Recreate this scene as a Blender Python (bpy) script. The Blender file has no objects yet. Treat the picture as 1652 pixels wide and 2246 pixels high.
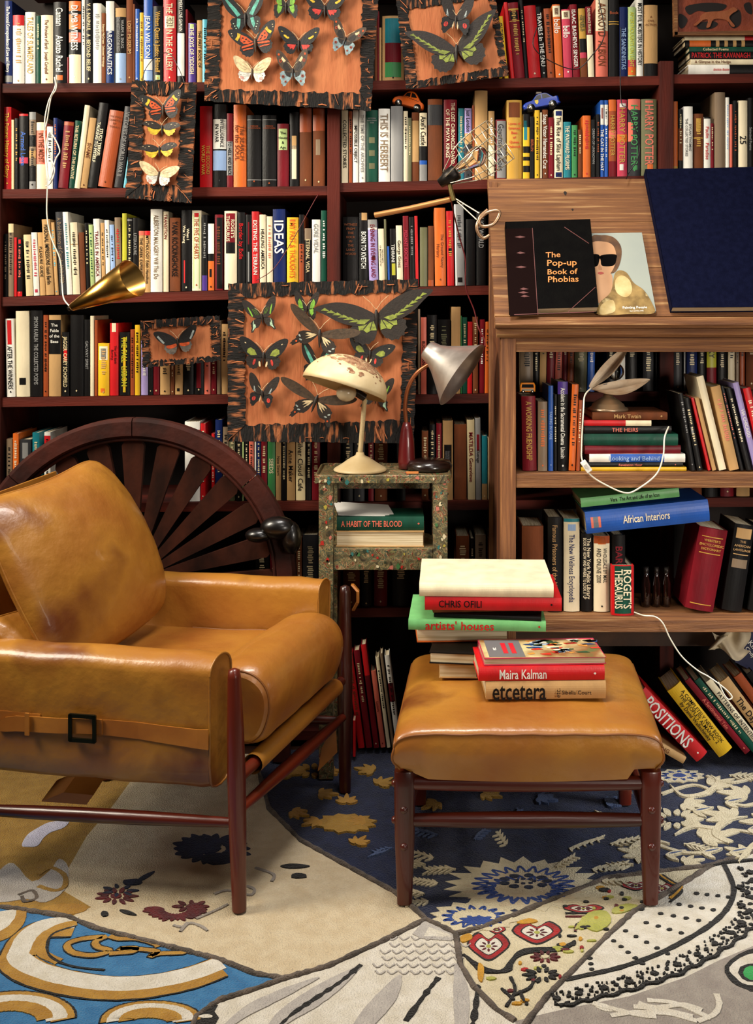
import bpy, math, random
from mathutils import Vector, Matrix
random.seed(7)
S = bpy.context.scene
COL = S.collection
# ---------------------------------------------------------------- camera
F = 2390.0            # focal length in pixels of the 1652 x 2246 frame
CX, CY, CH = 900.0, 663.0, 1.39
cam = bpy.data.cameras.new('camera'); cam.sensor_fit = 'VERTICAL'
cam.sensor_height = 36.0; cam.lens = F/2246*36.0
cam.shift_x = -(CX-826)/2246; cam.shift_y = -(1123-CY)/2246
cam.clip_start = 0.05
co = bpy.data.objects.new('camera', cam); COL.objects.link(co)
co.location = (0, 0, CH); co.rotation_euler = (math.pi/2, 0, 0)
S.camera = co
# ---------------------------------------------------------------- world, lights, exposure
W = bpy.data.worlds.new('world'); S.world = W; W.use_nodes = True
W.node_tree.nodes['Background'].inputs[0].default_value = (1.0, 0.93, 0.86, 1)
W.node_tree.nodes['Background'].inputs[1].default_value = 0.012
def area(name, loc, target, sx, sy, power, col, spread=180):
    l = bpy.data.lights.new(name, 'AREA'); l.shape = 'RECTANGLE'; l.size = sx; l.size_y = sy
    l.energy = power; l.color = col; l.spread = math.radians(spread)
    o = bpy.data.objects.new(name, l); COL.objects.link(o); o.location = loc
    d = Vector(target)-Vector(loc); o.rotation_euler = d.to_track_quat('-Z', 'Y').to_euler()
    return o
area('window_light', (-2.25, 2.05, 2.75), (0.3, 3.45, 1.2), 0.8, 1.1, 50, (1.0, 0.90, 0.74), 110)
area('front_window_light', (0.7, 0.3, 3.0), (0.3, 3.3, 1.0), 0.8, 0.8, 6.5, (1.0, 0.93, 0.84), 120)
area('skylight', (-0.1, 2.4, 3.3), (0.1, 2.1, 0.0), 1.2, 0.4, 38, (1.0, 0.94, 0.88), 120)
area('floor_window_light', (-2.3, 3.0, 1.0), (-1.15, 2.8, 0.0), 0.3, 0.3, 1.0, (0.92, 0.96, 1.0), 50)
area('right_window_light', (2.2, 2.5, 1.3), (0.95, 3.0, 0.0), 0.6, 0.6, 5, (0.90, 0.95, 1.0), 60)
area('desk_fill_light', (1.9, -0.3, 1.35), (0.7, 3.3, 0.85), 0.7, 0.7, 6, (1.0, 0.9, 0.78), 50)  # added fill lamp with no window behind it, brightens the desk shelves
S.view_settings.view_transform = 'Standard'; S.view_settings.look = 'None'
S.view_settings.exposure = 0.0; S.view_settings.gamma = 1.0
S.view_settings.use_curve_mapping = False
# ---------------------------------------------------------------- mapping from picture points to places
def P(px, py, Y): return Vector(((px-CX)*Y/F, Y, CH-(py-CY)*Y/F))
def onplane(px, py, p0, n):
    d = Vector(((px-CX)/F, 1.0, -(py-CY)/F)); o = Vector((0, 0, CH))
    return o + d*((Vector(p0)-o).dot(n)/d.dot(n))
def FL(px, py, z=0.0): return onplane(px, py, (0, 0, z), Vector((0, 0, 1)))
# ---------------------------------------------------------------- materials
def lin(h):
    h = h.lstrip('#'); r = []
    for i in (0, 2, 4):
        c = int(h[i:i+2], 16)/255.0
        r.append(c/12.92 if c <= 0.04045 else ((c+0.055)/1.055)**2.4)
    return (*r, 1)
MATS = {}
def mat(name, hexc, rough=0.6, hex2=None, scale=8.0, stretch=(1, 1, 1), bump=0.0, bscale=60.0, metal=0.0, coat=0.0,
        lo=0.35, hi=0.65, detail=4.0, spec=0.5, rnd=0.0, hex3=None, sheen=0.0):
    if name in MATS: return MATS[name]
    m = bpy.data.materials.new(name); m.use_nodes = True; nt = m.node_tree; N = nt.nodes; L = nt.links
    b = N['Principled BSDF']; b.inputs['Base Color'].default_value = lin(hexc)
    b.inputs['Roughness'].default_value = rough; b.inputs['Metallic'].default_value = metal
    b.inputs['Coat Weight'].default_value = coat; b.inputs['Specular IOR Level'].default_value = spec
    b.inputs['Sheen Weight'].default_value = sheen
    tc = N.new('ShaderNodeTexCoord'); mp = N.new('ShaderNodeMapping'); mp.inputs['Scale'].default_value = stretch
    L.new(tc.outputs['Object'], mp.inputs[0])
    src = None
    if hex2:
        nz = N.new('ShaderNodeTexNoise'); nz.inputs['Scale'].default_value = scale; nz.inputs['Detail'].default_value = detail
        L.new(mp.outputs[0], nz.inputs['Vector'])
        rp = N.new('ShaderNodeValToRGB'); e = rp.color_ramp.elements
        e[0].position = lo; e[0].color = lin(hexc); e[1].position = hi; e[1].color = lin(hex2)
        if hex3: x = e.new(min(0.99, hi+0.12)); x.color = lin(hex3)
        L.new(nz.outputs['Fac'], rp.inputs[0]); src = rp.outputs[0]
    if rnd:
        hs = N.new('ShaderNodeHueSaturation'); oi = N.new('ShaderNodeObjectInfo')
        mr = N.new('ShaderNodeMapRange'); mr.inputs['To Min'].default_value = 1-rnd; mr.inputs['To Max'].default_value = 1+rnd
        L.new(oi.outputs['Random'], mr.inputs[0]); L.new(mr.outputs[0], hs.inputs['Value'])
        if src: L.new(src, hs.inputs['Color'])
        else: hs.inputs['Color'].default_value = lin(hexc)
        src = hs.outputs[0]
    if src: L.new(src, b.inputs['Base Color'])
    if bump:
        n2 = N.new('ShaderNodeTexNoise'); n2.inputs['Scale'].default_value = bscale; n2.inputs['Detail'].default_value = 6
        L.new(mp.outputs[0], n2.inputs['Vector'])
        bp = N.new('ShaderNodeBump'); bp.inputs['Strength'].default_value = bump; bp.inputs['Distance'].default_value = 0.01
        L.new(n2.outputs['Fac'], bp.inputs['Height']); L.new(bp.outputs[0], b.inputs['Normal'])
    MATS[name] = m; return m
# palette of book covers: code -> (name, hex)
PAL = {'w': ('white', 'F2EFE4'), 'c': ('cream', 'E3D0A0'), 'r': ('red', 'C8141A'), 'm': ('maroon', '5E0F18'), 'k': ('black', '0E0D0D'),
 'b': ('blue', '1D56B0'), 'n': ('navy', '0E1B45'), 'g': ('green', '3E8E4E'), 'd': ('dark green', '10392C'), 'o': ('orange', 'DE6A22'),
 't': ('tan', 'C49A62'), 's': ('brown', '5A3018'), 'y': ('yellow', 'E8B820'), 'p': ('purple', '4A2E88'), 'l': ('lavender', 'A898D0'),
 'e': ('grey', '8D8C8A'), 'u': ('taupe', '857058'), 'q': ('teal', '157A86'), 'v': ('olive', '6A6A4A'), 'a': ('aqua', '58B4CC'),
 'z': ('pale blue', '96B4E0'), 'i': ('pink', 'C83A54'), 'f': ('pale green', 'B4CC86'), 'h': ('salmon', 'E0705A'), 'j': ('rust', 'A44A1E'),
 'x': ('dark grey', '2B2B2D'), 'G': ('gold', 'C89A3C'), 'L': ('lime', 'C2C030'), 'E': ('ivory', 'F0E2BE'), 'V': ('mint', '74BC74')}
def bm_(code):
    n, h = PAL[code]
    dk = code in 'kmndxs'
    h2 = '%02X%02X%02X' % tuple(int(int(h[i:i+2], 16)*(0.90 if not dk else 1.3)) for i in (0, 2, 4))
    return mat('cover_'+n.replace(' ', '_'), h, 0.42 if code not in 'st' else 0.7, h2, 22, (1, 1, 0.3), 0.06, 240, rnd=0.08, spec=0.4 if not dk else 0.22)
PAGE = mat('book_pages', 'E8DCC0', 0.9, 'B09C74', 6, (90, 2, 90), 0.15, 120)
PAGEF = mat('book_pages_flat', 'E6D8B8', 0.9, 'B29A70', 3, (2, 2, 160), 0.2, 90)
# ---------------------------------------------------------------- mesh builder
def cr(pts, n=6, closed=False):                       # Catmull-Rom through points
    pts = [Vector(p) for p in pts]; out = []; m = len(pts)
    rng = range(m if closed else m-1)
    for i in rng:
        if closed: a, b, c, d = pts[(i-1) % m], pts[i], pts[(i+1) % m], pts[(i+2) % m]
        else: a, b, c, d = pts[max(i-1, 0)], pts[i], pts[i+1], pts[min(i+2, m-1)]
        for k in range(n):
            t = k/n
            out.append(0.5*((2*b)+(c-a)*t+(2*a-5*b+4*c-d)*t*t+(3*b-a-3*c+d)*t**3))
    if not closed: out.append(pts[-1])
    return out
class MB:
    def __init__(s): s.v = []; s.f = []; s.m = []; s.mats = []; s.s = []
    def mi(s, m):
        if m not in s.mats: s.mats.append(m)
        return s.mats.index(m)
    def add(s, vs, fs, m, smooth=False):
        o = len(s.v); s.v += [Vector(p) for p in vs]; k = s.mi(m)
        for f in fs: s.f.append([o+i for i in f]); s.m.append(k); s.s.append(smooth)
        return s
    def box(s, c, d, m, R=None):
        c = Vector(c); x, y, z = d[0]/2, d[1]/2, d[2]/2; vs = []
        for a in (-1, 1):
            for b in (-1, 1):
                for e in (-1, 1):
                    p = Vector((a*x, b*y, e*z)); vs.append(c+(R @ p if R else p))
        return s.add(vs, [(0, 1, 3, 2), (4, 6, 7, 5), (0, 4, 5, 1), (2, 3, 7, 6), (0, 2, 6, 4), (1, 5, 7, 3)], m)
    def bb(s, x0, x1, y0, y1, z0, z1, m): return s.box(((x0+x1)/2, (y0+y1)/2, (z0+z1)/2), (x1-x0, y1-y0, z1-z0), m)
    def prism(s, poly, vec, m, smooth=False, side=None):
        n = len(poly); vec = Vector(vec); P0 = [Vector(p) for p in poly]
        nn = Vector((0, 0, 0))
        for i in range(n): nn += P0[i].cross(P0[(i+1) % n])
        if nn.dot(vec) > 0: P0.reverse()
        s.add(P0+[p+vec for p in P0], [tuple(range(n)), tuple(range(2*n-1, n-1, -1))], m)
        s.add(P0+[p+vec for p in P0], [(i, i+n, (i+1) % n+n, (i+1) % n) for i in range(n)], side or m, smooth)
        return s
    def tube(s, pts, r, m, seg=10, caps=True):
        pts = [Vector(p) for p in pts]; n = len(pts)
        rs = r if isinstance(r, (list, tuple)) else [r]*n
        if len(rs) != n:
            rr = []
            for i in range(n):
                t = i/(n-1)*(len(rs)-1); k = min(int(t), len(rs)-2); rr.append(rs[k]+(rs[k+1]-rs[k])*(t-k))
            rs = rr
        vs = []; up = None
        for i in range(n):
            t = (pts[min(i+1, n-1)]-pts[max(i-1, 0)])
            if t.length < 1e-9: t = Vector((0, 0, 1))
            t.normalize()
            if up is None:
                up = Vector((0, 0, 1)) if abs(t.z) < 0.9 else Vector((0, 1, 0))
            a = t.cross(up)
            if a.length < 1e-6: a = t.cross(Vector((1, 0, 0)))
            a.normalize(); b = t.cross(a); up = -b if (-b).length else up
            up = a.cross(t)
            for k in range(seg):
                q = 2*math.pi*k/seg; vs.append(pts[i]+(a*math.cos(q)+b*math.sin(q))*rs[i])
        fs = [(i*seg+k, (i+1)*seg+k, (i+1)*seg+(k+1) % seg, i*seg+(k+1) % seg) for i in range(n-1) for k in range(seg)]
        s.add(vs, fs, m, True)
        if caps: s.add(vs[:seg], [tuple(range(seg))], m); s.add(vs[-seg:], [tuple(reversed(range(seg)))], m)
        return s
    def lathe(s, prof, o, ax, m, seg=32, arc=(0, 1), ref=None):       # prof: (r, h) along axis
        o = Vector(o); ax = Vector(ax).normalized()
        a = Vector(ref) if ref else (Vector((1, 0, 0)) if abs(ax.x) < 0.9 else Vector((0, 1, 0)))
        a = (a-ax*a.dot(ax)).normalized(); b = ax.cross(a); vs = []; full = arc == (0, 1); c = seg if full else seg+1
        for r, h in prof:
            for k in range(c):
                q = 2*math.pi*(arc[0]+(arc[1]-arc[0])*k/seg); vs.append(o+ax*h+(a*math.cos(q)+b*math.sin(q))*r)
        fs = []
        for i in range(len(prof)-1):
            for k in range(seg):
                k2 = (k+1) % c; fs.append((i*c+k, i*c+k2, (i+1)*c+k2, (i+1)*c+k))
        return s.add(vs, fs, m, True)
    def grid(s, fn, nu, nv, m, cu=False, cv=False):
        vs = [fn(i/(nu if cu else nu-1), j/(nv if cv else nv-1)) for i in range(nu) for j in range(nv)]
        fs = []
        for i in range(nu if cu else nu-1):
            for j in range(nv if cv else nv-1):
                a, b = (i+1) % nu, (j+1) % nv; fs.append((i*nv+j, a*nv+j, a*nv+b, i*nv+b))
        return s.add(vs, fs, m, True)
    def ell(s, c, r, m, seg=16, R=None):
        c = Vector(c)
        def fn(u, v):
            t = math.pi*u; p = 2*math.pi*v
            q = Vector((r[0]*math.sin(t)*math.cos(p), r[1]*math.sin(t)*math.sin(p), r[2]*math.cos(t)))
            return c+(R @ q if R else q)
        return s.grid(fn, seg//2+1, seg, m, cv=True)
    def text(s, string, o, u, v, size, m, maxw=None, align='c', cond=None):    # flat lettering: o = left baseline (or centre)
        u = Vector(u).normalized(); v = Vector(v).normalized(); w = textw(string)*size
        sx = 1.0
        if maxw and w > maxw: sx = maxw/w
        x = -w*sx/2 if align == 'c' else (0 if align == 'l' else -w*sx)
        o = Vector(o)
        if align == 'c': o = o-v*size*0.35
        for ch in string:
            if ch in GL:
                vs, fs, adv = GL[ch]
                if vs: s.add([o+u*((x/sx+p[0]*size)*sx)+v*(p[1]*size) for p in vs], fs, m)
                x += adv*size*sx
            else: x += 0.3*size*sx
        return s
    def build(s, name, parent=None, mod=None):
        me = bpy.data.meshes.new(name)
        if parent is not None: org = parent_world(parent)
        else:
            xs = [p.x for p in s.v]; ys = [p.y for p in s.v]; zs = [p.z for p in s.v]
            org = Vector(((min(xs)+max(xs))/2, (min(ys)+max(ys))/2, min(zs)))
        me.from_pydata([p-org for p in s.v], [], s.f)
        for m in s.mats: me.materials.append(m)
        me.polygons.foreach_set('material_index', s.m); me.polygons.foreach_set('use_smooth', s.s)
        me.update()
        o = bpy.data.objects.new(name, me); COL.objects.link(o)
        if parent is not None: o.parent = parent; o['_w'] = list(org)
        else: o.location = org; o['_w'] = list(org)
        if mod:
            b = o.modifiers.new('bevel', 'BEVEL'); b.width = mod; b.segments = 2; b.limit_method = 'ANGLE'
        return o
def parent_world(p): return Vector(p['_w'])
def empty(name, loc):
    o = bpy.data.objects.new(name, None); COL.objects.link(o); o.location = loc; o['_w'] = list(loc)
    o.empty_display_size = 0.05
    return o
def tag(o, label, cat, group=None):
    o['label'] = label; o['category'] = cat
    if group: o['group'] = group
    return o
def struct(o): o['kind'] = 'structure'; return o
def L(o, l): o['label'] = l; return o
# glyph cache: every letter once as a flat mesh
GL = {}
def _glyphs():
    chars = "ABCDEFGHIJKLMNOPQRSTUVWXYZabcdefghijklmnopqrstuvwxyz0123456789&'-.,:!"
    obs = []
    def mk(t):
        c = bpy.data.curves.new('g', 'FONT'); c.body = t; c.resolution_u = 2; c.size = 1.0; c.offset = 0.012
        o = bpy.data.objects.new('g', c); COL.objects.link(o); return o
    base = mk('||')
    for ch in chars: obs.append((ch, mk(ch), mk('|'+ch+'|')))
    dg = bpy.context.evaluated_depsgraph_get(); dg.update()
    def wid(o):
        me = o.evaluated_get(dg).to_mesh(); xs = [v.co.x for v in me.vertices]; r = max(xs)-min(xs)
        o.evaluated_get(dg).to_mesh_clear(); return r
    wb = wid(base)
    for ch, a, b in obs:
        me = a.evaluated_get(dg).to_mesh()
        vs = [(v.co.x, v.co.y) for v in me.vertices]; fs = [tuple(p.vertices) for p in me.polygons]
        a.evaluated_get(dg).to_mesh_clear()
        GL[ch] = (vs, fs, wid(b)-wb)
    GL[' '] = ([], [], 0.3)
    for ch, a, b in obs+[('', base, None)]:
        for o in (a, b):
            if o: c = o.data; bpy.data.objects.remove(o); bpy.data.curves.remove(c)
_glyphs()
def textw(t): return sum(GL[c][2] if c in GL else 0.3 for c in t)
# ---------------------------------------------------------------- shared materials
LEATHER = mat('tan_leather', '90541F', 0.36, 'A87228', 3.2, bump=0.5, bscale=13, hex3='6E3A16', lo=0.3, hi=0.55, spec=0.6, coat=0.15)
PIPING = mat('leather_piping', '7A4614', 0.45)
TEAK = mat('red_brown_wood', '2C0B05', 0.34, '6A2210', 5, (1.2, 1.2, 0.12), 0.1, 60, coat=0.25)
TEAKX = mat('red_brown_wood_rail', '2C0B05', 0.34, '6E2412', 5, (0.12, 0.5, 3), 0.1, 60, coat=0.25)
CASE = mat('dark_case_wood', '2C0C06', 0.7, '5E1E10', 6, (0.3, 1, 3), 0.15, 70, spec=.25)
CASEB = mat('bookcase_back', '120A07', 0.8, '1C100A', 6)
OAK = mat('limed_oak', '643C1E', 0.65, '86572E', 12, (0.3, 5, 9), 0.45, 60, hex3='AE8656', lo=0.36, hi=0.58, detail=8)
OAKV = mat('limed_oak_upright', '6A4024', 0.65, '8E5C34', 12, (9, 5, 0.3), 0.35, 70, hex3='C4925E', lo=0.38, hi=0.6, detail=8)
CARD = mat('cardboard', 'A45A32', 0.85, 'B66E42', 7, (3, 1, 0.6), 0.25, 40)
def char_mat():
    m = mat('charred_cardboard', '0B0907', 0.9, '0B0907', 16, (1, 1, 1), 0.8, 60, hex3='B4602A', lo=0.3, hi=0.52, detail=9)
    return m
CHAR = char_mat()
CHARV = mat('charred_cardboard_side', '0B0907', 0.9, '100B08', 14, (1, 1, 5), 0.8, 60, hex3='A8643A', lo=0.3, hi=0.53, detail=9)
CHARH = mat('charred_cardboard_end', '0B0907', 0.9, '100B08', 14, (5, 1, 1), 0.8, 60, hex3='A8643A', lo=0.3, hi=0.53, detail=9)
BRASS = mat('polished_brass', 'E8BC70', 0.24, 'D09A48', 8, metal=1.0)
ALU = mat('dull_aluminium', 'D8D2CA', 0.38, 'B0A8A0', 14, metal=.9, bump=0.05, bscale=30)
DARKM = mat('dark_metal', '1A1715', 0.4, '2E2824', 20, metal=0.7)
BLK = mat('black_plastic', '080808', 0.35)
WHITEC = mat('white_cord', 'E6E0CC', 0.5)
REDC = mat('dark_red_cord', '5E1216', 0.5)
def glass_mat():
    m = bpy.data.materials.new('clear_glass'); m.use_nodes = True; b = m.node_tree.nodes['Principled BSDF']
    b.inputs['Transmission Weight'].default_value = 1; b.inputs['Roughness'].default_value = 0.02; b.inputs['IOR'].default_value = 1.3
    b.inputs['Base Color'].default_value = (0.95, 0.93, 0.9, 1); return m
GLASS = glass_mat()
# ---------------------------------------------------------------- the room
YB = 3.45             # plane of the book spines
FLOOR = mat('dark_floor_boards', '2A160C', 0.5, '3E2214', 5, (0.2, 3, 1), 0.1, 40)
WALL = mat('dark_wall_paint', '1C120E', 0.8, '22160F', 4)
struct(MB().bb(-4, 4, -2.5, 4.0, -0.06, -0.014, FLOOR).build('floor'))
struct(MB().bb(-4, 4, 3.80, 3.9, -0.014, 2.9, WALL).build('wall_back'))
case = empty('bookcase', (0, 3.6, -0.014))
tag(case, 'dark brown wooden bookcase filling the whole back wall with crowded shelves', 'bookcase')
def X_(px, Y=YB): return (px-CX)*Y/F
def Z_(py, Y=YB): return CH-(py-CY)*Y/F
for (a, b) in ((-24, 6), (719, 747), (1444, 1475), (2000, 2030)):
    MB().bb(X_(a), X_(b), YB-0.02, 3.79, -0.014, 2.15, mat('dark_case_wood_upright', '260A05', 0.7, '541A0E', 6, (3, 1, 0.3), 0.15, 70, spec=.25)).build('stile', case, 0.002)
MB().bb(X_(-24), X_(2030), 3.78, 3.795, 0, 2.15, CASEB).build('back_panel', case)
# shelves: bay (x0,x1), y of the top edge at both ends
SH = {}
def shelf(key, x0, y0, x1, y1, th=20):
    SH[key] = (x0, y0, x1, y1)
    a, b = P(x0, y0, YB)-Vector((0, .012, 0)), P(x1, y1, YB)-Vector((0, .012, 0)); t = th*YB/F
    poly = [a, b, b-Vector((0, 0, t)), a-Vector((0, 0, t))]
    MB().prism(poly, (0, 0.34, 0), CASE).build('shelf', case, 0.0015)
ROWS = [('1A', 6, 185, 719, 180), ('1B', 747, 180, 1444, 168), ('1C', 1475, 165, 2000, 160),
 ('2A', 6, 416, 719, 409), ('2B', 747, 402, 1444, 386), ('2C', 1475, 381, 2000, 376),
 ('3A', 6, 652, 719, 630), ('3B', 747, 632, 1444, 620), ('3C', 1475, 618, 2000, 610),
 ('4A', 6, 872, 719, 862), ('4B', 747, 868, 1444, 858), ('4C', 1475, 858, 2000, 850),
 ('5A', 6, 1104, 719, 1098), ('5B', 747, 1101, 1444, 1092), ('5C', 1475, 1092, 2000, 1085),
 ('6A', 6, 1335, 719, 1330), ('6B', 747, 1332, 1444, 1326), ('6C', 1475, 1326, 2000, 1320),
 ('7A', 6, 1600, 719, 1600), ('7B', 747, 1600, 1444, 1600), ('7C', 1475, 1600, 2000, 1600)]
for r in ROWS: shelf(*r)
shelf('0A', 6, -75, 719, -75); shelf('0B', 747, -75, 1444, -75); shelf('0C', 1475, -75, 2000, -75)
def shelf_y(key, x):
    x0, y0, x1, y1 = SH[key]; return y0+(y1-y0)*(x-x0)/(x1-x0)
# ---------------------------------------------------------------- books
BOOKS = []            # (object, place phrase, colour, x, title, size word, extra)
def ink(code): return bm_(code)
CONTR = {c: 'k' for c in 'wceltyfazoVGLEihu'}; CONTR.update({c: 'c' for c in 'kmndsjqgvxp'}); CONTR.update({'r': 'E', 'b': 'w', 'e': 'k', 'o': 'k', 'j': 'k', 'i': 'w'})
def book(org, R, Wd, H, D, col, title='', tcol=None, bands=(), rev=False, round_=0.12, size=0.62, seedv=None, horiz=False,
         trange=None, marks=True, name='book', parts=True, pages=None, logo=True):
    """a book: local x = thickness, z = spine length, y = depth behind the spine"""
    rnd = random.Random(seedv if seedv is not None else int(org.x*9973+org.z*7919+Wd*1e5))
    cm = bm_(col); t = min(0.003, Wd*0.12); B = Wd*round_ if not rev else 0
    T = lambda p: org+R @ Vector(p)
    mb = MB(); n = 8
    def arc(off=0.0):
        return [(-Wd/2+Wd*k/n, -(B*(1-(2*k/n-1)**2))-off) for k in range(n+1)]
    if not rev:
        outer = arc()+[(Wd/2, D)]+[(Wd/2-t, D), (Wd/2-t, t)]+[(-Wd/2+t, t), (-Wd/2+t, D), (-Wd/2, D)]
    else:
        outer = [(-Wd/2, 0), (-Wd/2+t, 0), (-Wd/2+t, D-t), (Wd/2-t, D-t), (Wd/2-t, 0), (Wd/2, 0), (Wd/2, D), (-Wd/2, D)]
    N = len(outer)
    vs = [T((x, y, 0)) for x, y in outer]+[T((x, y, H)) for x, y in outer]
    mb.add(vs, [(i, (i+1) % N, (i+1) % N+N, i+N) for i in range(N)], cm, False)
    # end faces of the boards
    def quad(idx, z): mb.add([T((outer[i][0], outer[i][1], z)) for i in idx], [tuple(range(len(idx)))], cm)
    for z in (0, H):
        if not rev:
            quad([n, n+1, n+2, n+3], z); quad([0, n+4, n+5, n+6], z); quad(list(range(0, n+1))+[n+3, n+4], z)
        else:
            quad([0, 1, 2, 7], z); quad([3, 4, 5, 6], z); quad([2, 3, 6, 7], z)
    if not rev:
        def strip(z0, z1, m, off=0.0004, x0=0.0, x1=1.0):
            a = arc(off); i0, i1 = int(round(x0*n)), int(round(x1*n)); a = a[i0:i1+1]; k = len(a)
            mb.add([T((x, y, z0)) for x, y in a]+[T((x, y, z1)) for x, y in a], [(i, i+1, i+1+k, i+k) for i in range(k-1)], m)
        for bd in bands:
            f0, f1, c = bd[:3]; xx = bd[3:] if len(bd) > 3 else (0, 1)
            strip(H*(1-f1), H*(1-f0), bm_(c), 0.0004, *xx)
        tc = ink(tcol or CONTR.get(col, 'w')); yy = -B-0.001
        a0, a1 = trange or (0.07, 0.86)
        if title:
            lines = title.split('/')
            if horiz:
                hh = min(Wd*0.9/max(3.2, max(textw(l) for l in lines)), H*0.05)
                hh = Wd*0.86/max(textw(l) for l in lines); hh = min(hh, H*0.07)
                for i, l in enumerate(lines):
                    mb.text(l, T((0, yy, H*(1-a0)-hh*1.3*(i+0.5))), R @ Vector((1, 0, 0)), R @ Vector((0, 0, 1)), hh, tc, Wd*0.86)
            else:
                nl = len(lines); sz = Wd*size/nl*1.25
                for i, l in enumerate(lines):
                    xo = ((nl-1)/2-i)*Wd*0.78/nl; ln = H*(a1-a0)
                    s2 = min(sz, ln/max(0.1, textw(l))*1.55)
                    mb.text(l, T((xo, yy, H*(1-(a0+a1)/2))), R @ Vector((0, 0, -1)), R @ Vector((1, 0, 0)), s2, tc, ln)
        elif marks and Wd > 0.008:
            z = H*(1-rnd.uniform(0.08, 0.16)); end = H*rnd.uniform(0.25, 0.5)
            while z > end:
                l = rnd.uniform(0.004, 0.008); w = Wd*rnd.uniform(0.12, 0.24); xo = rnd.uniform(-0.03, 0.03)*Wd
                mb.add([T((xo-w, yy, z)), T((xo+w, yy, z)), T((xo+w, yy, z-l*0.55)), T((xo-w, yy, z-l*0.55))], [(0, 1, 2, 3)], tc)
                z -= l+(0.006 if rnd.random() < 0.2 else 0)
        if logo and Wd > 0.012 and rnd.random() < .4:
            z = H*rnd.uniform(.04, .08); w = min(Wd*0.16, .003)
            mb.add([T((-w, yy, z)), T((0, yy, z-w)), T((w, yy, z)), T((0, yy, z+w*1.4))], [(0, 1, 2, 3)], tc)
    o = mb.build(name)
    if parts:
        g = 0.0025; pm = pages or (PAGE if abs((R @ Vector((0, 0, 1))).z) > 0.6 else PAGEF); pb = MB()
        y0, y1 = (t, D-0.004) if not rev else (0.004, D-t)
        vs = [T((x, y, z)) for x in (-Wd/2+t*1.01, Wd/2-t*1.01) for y in (y0, y1) for z in (g, H-g)]
        pb.add(vs, [(0, 1, 3, 2), (4, 6, 7, 5), (0, 4, 5, 1), (2, 3, 7, 6), (0, 2, 6, 4), (1, 5, 7, 3)], pm)
        pb.build('page_block', o)
    return o
def sizeword(wpx, hpx):
    a = 'thin' if wpx < 11 else ('slim' if wpx < 17 else ('thick' if wpx > 27 else ''))
    return a
def reg(o, col, title, place, x, wpx, group, bands=(), extra=''):
    BOOKS.append(dict(o=o, c=PAL[col][0], t=title, place=place, x=x, s=sizeword(wpx, 0), g=group, b=[PAL[b[2]][0] for b in bands], e=extra))
def upright(x0, x1, ytop, ybot, Y, lean, col, title='', tcol=None, bands=(), D=0.16, place='', group='', **k):
    """spine between x0..x1 at the bottom; lean = how far the top sits to the right, in pixels"""
    b = P((x0+x1)/2, ybot, Y); t = P((x0+x1)/2+lean, ytop, Y)
    ax = (t-b); H = ax.length; z = ax.normalized(); y = Vector((0, 1, 0)); x = y.cross(z).normalized()
    R = Matrix((x, y, z)).transposed(); Wd = (x1-x0)*Y/F*abs(z.z)*0.97
    drop = Wd/2*abs(z.x)*1.12                                    # the low corner stands on the shelf
    o = book(b+Vector((0, 0, drop)), R, Wd, H*0.995-drop, D, col, title.lstrip('~').split('|')[0], tcol, bands, **k)
    reg(o, col, title, place, x0, x1-x0, group, bands)
    return o
BAY = {'A': 'left bay', 'B': 'middle bay', 'C': 'right bay'}
NTH = {'1': 'top', '2': 'second', '3': 'third', '4': 'fourth', '5': 'fifth', '6': 'sixth', '7': 'bottom'}
def row(key, data, Y=YB, D=0.17, place=None, group=None, line=None):
    place = place or f"{NTH[key[0]]} shelf, {BAY[key[1]]}"
    for ln in data.strip().split('\n'):
        ln = ln.strip()
        if not ln: continue
        f = [q.strip() for q in ln.split('|')]
        h = f[0].split(); x0, x1, yt = float(h[0]), float(h[1]), float(h[2]); col = h[3]; lean = float(h[4]) if len(h) > 4 else 0.0
        title = f[1] if len(f) > 1 else ''; tc = f[2] if len(f) > 2 and f[2] else None; bands = []; kw = {}
        if len(f) > 3:
            for b in f[3].split():
                if b == 'H': kw['horiz'] = True
                elif b == 'N': kw['marks'] = False
                elif b[0] == '@': kw['trange'] = tuple(float(v) for v in b[1:].split('-'))
                elif b[0] == '%': kw['size'] = float(b[1:])
                else:
                    q = b.split(':'); a, e = q[0].split('-'); bb = (float(a), float(e), q[1])
                    if len(q) > 2: bb += tuple(float(v) for v in q[2].split('-'))
                    bands.append(bb)
        yj = Y+random.uniform(0, 0.006); slop = abs(SH[key][3]-SH[key][1])/(SH[key][2]-SH[key][0])*(x1-x0)/2
        zb = (CH-(shelf_y(key, (x0+x1)/2)-CY)*YB/F if line is None else CH-(line(x0)-CY)*Y/F)+0.0012+(slop*YB/F if line is None else 0)
        yb = CY+(CH-zb)*F/yj
        upright(x0+0.2, x1-0.2, yt, yb, yj, lean, col, title, tc, bands,
                D=D, place=place, group=group or 'books standing on the '+place, **kw)
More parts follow.
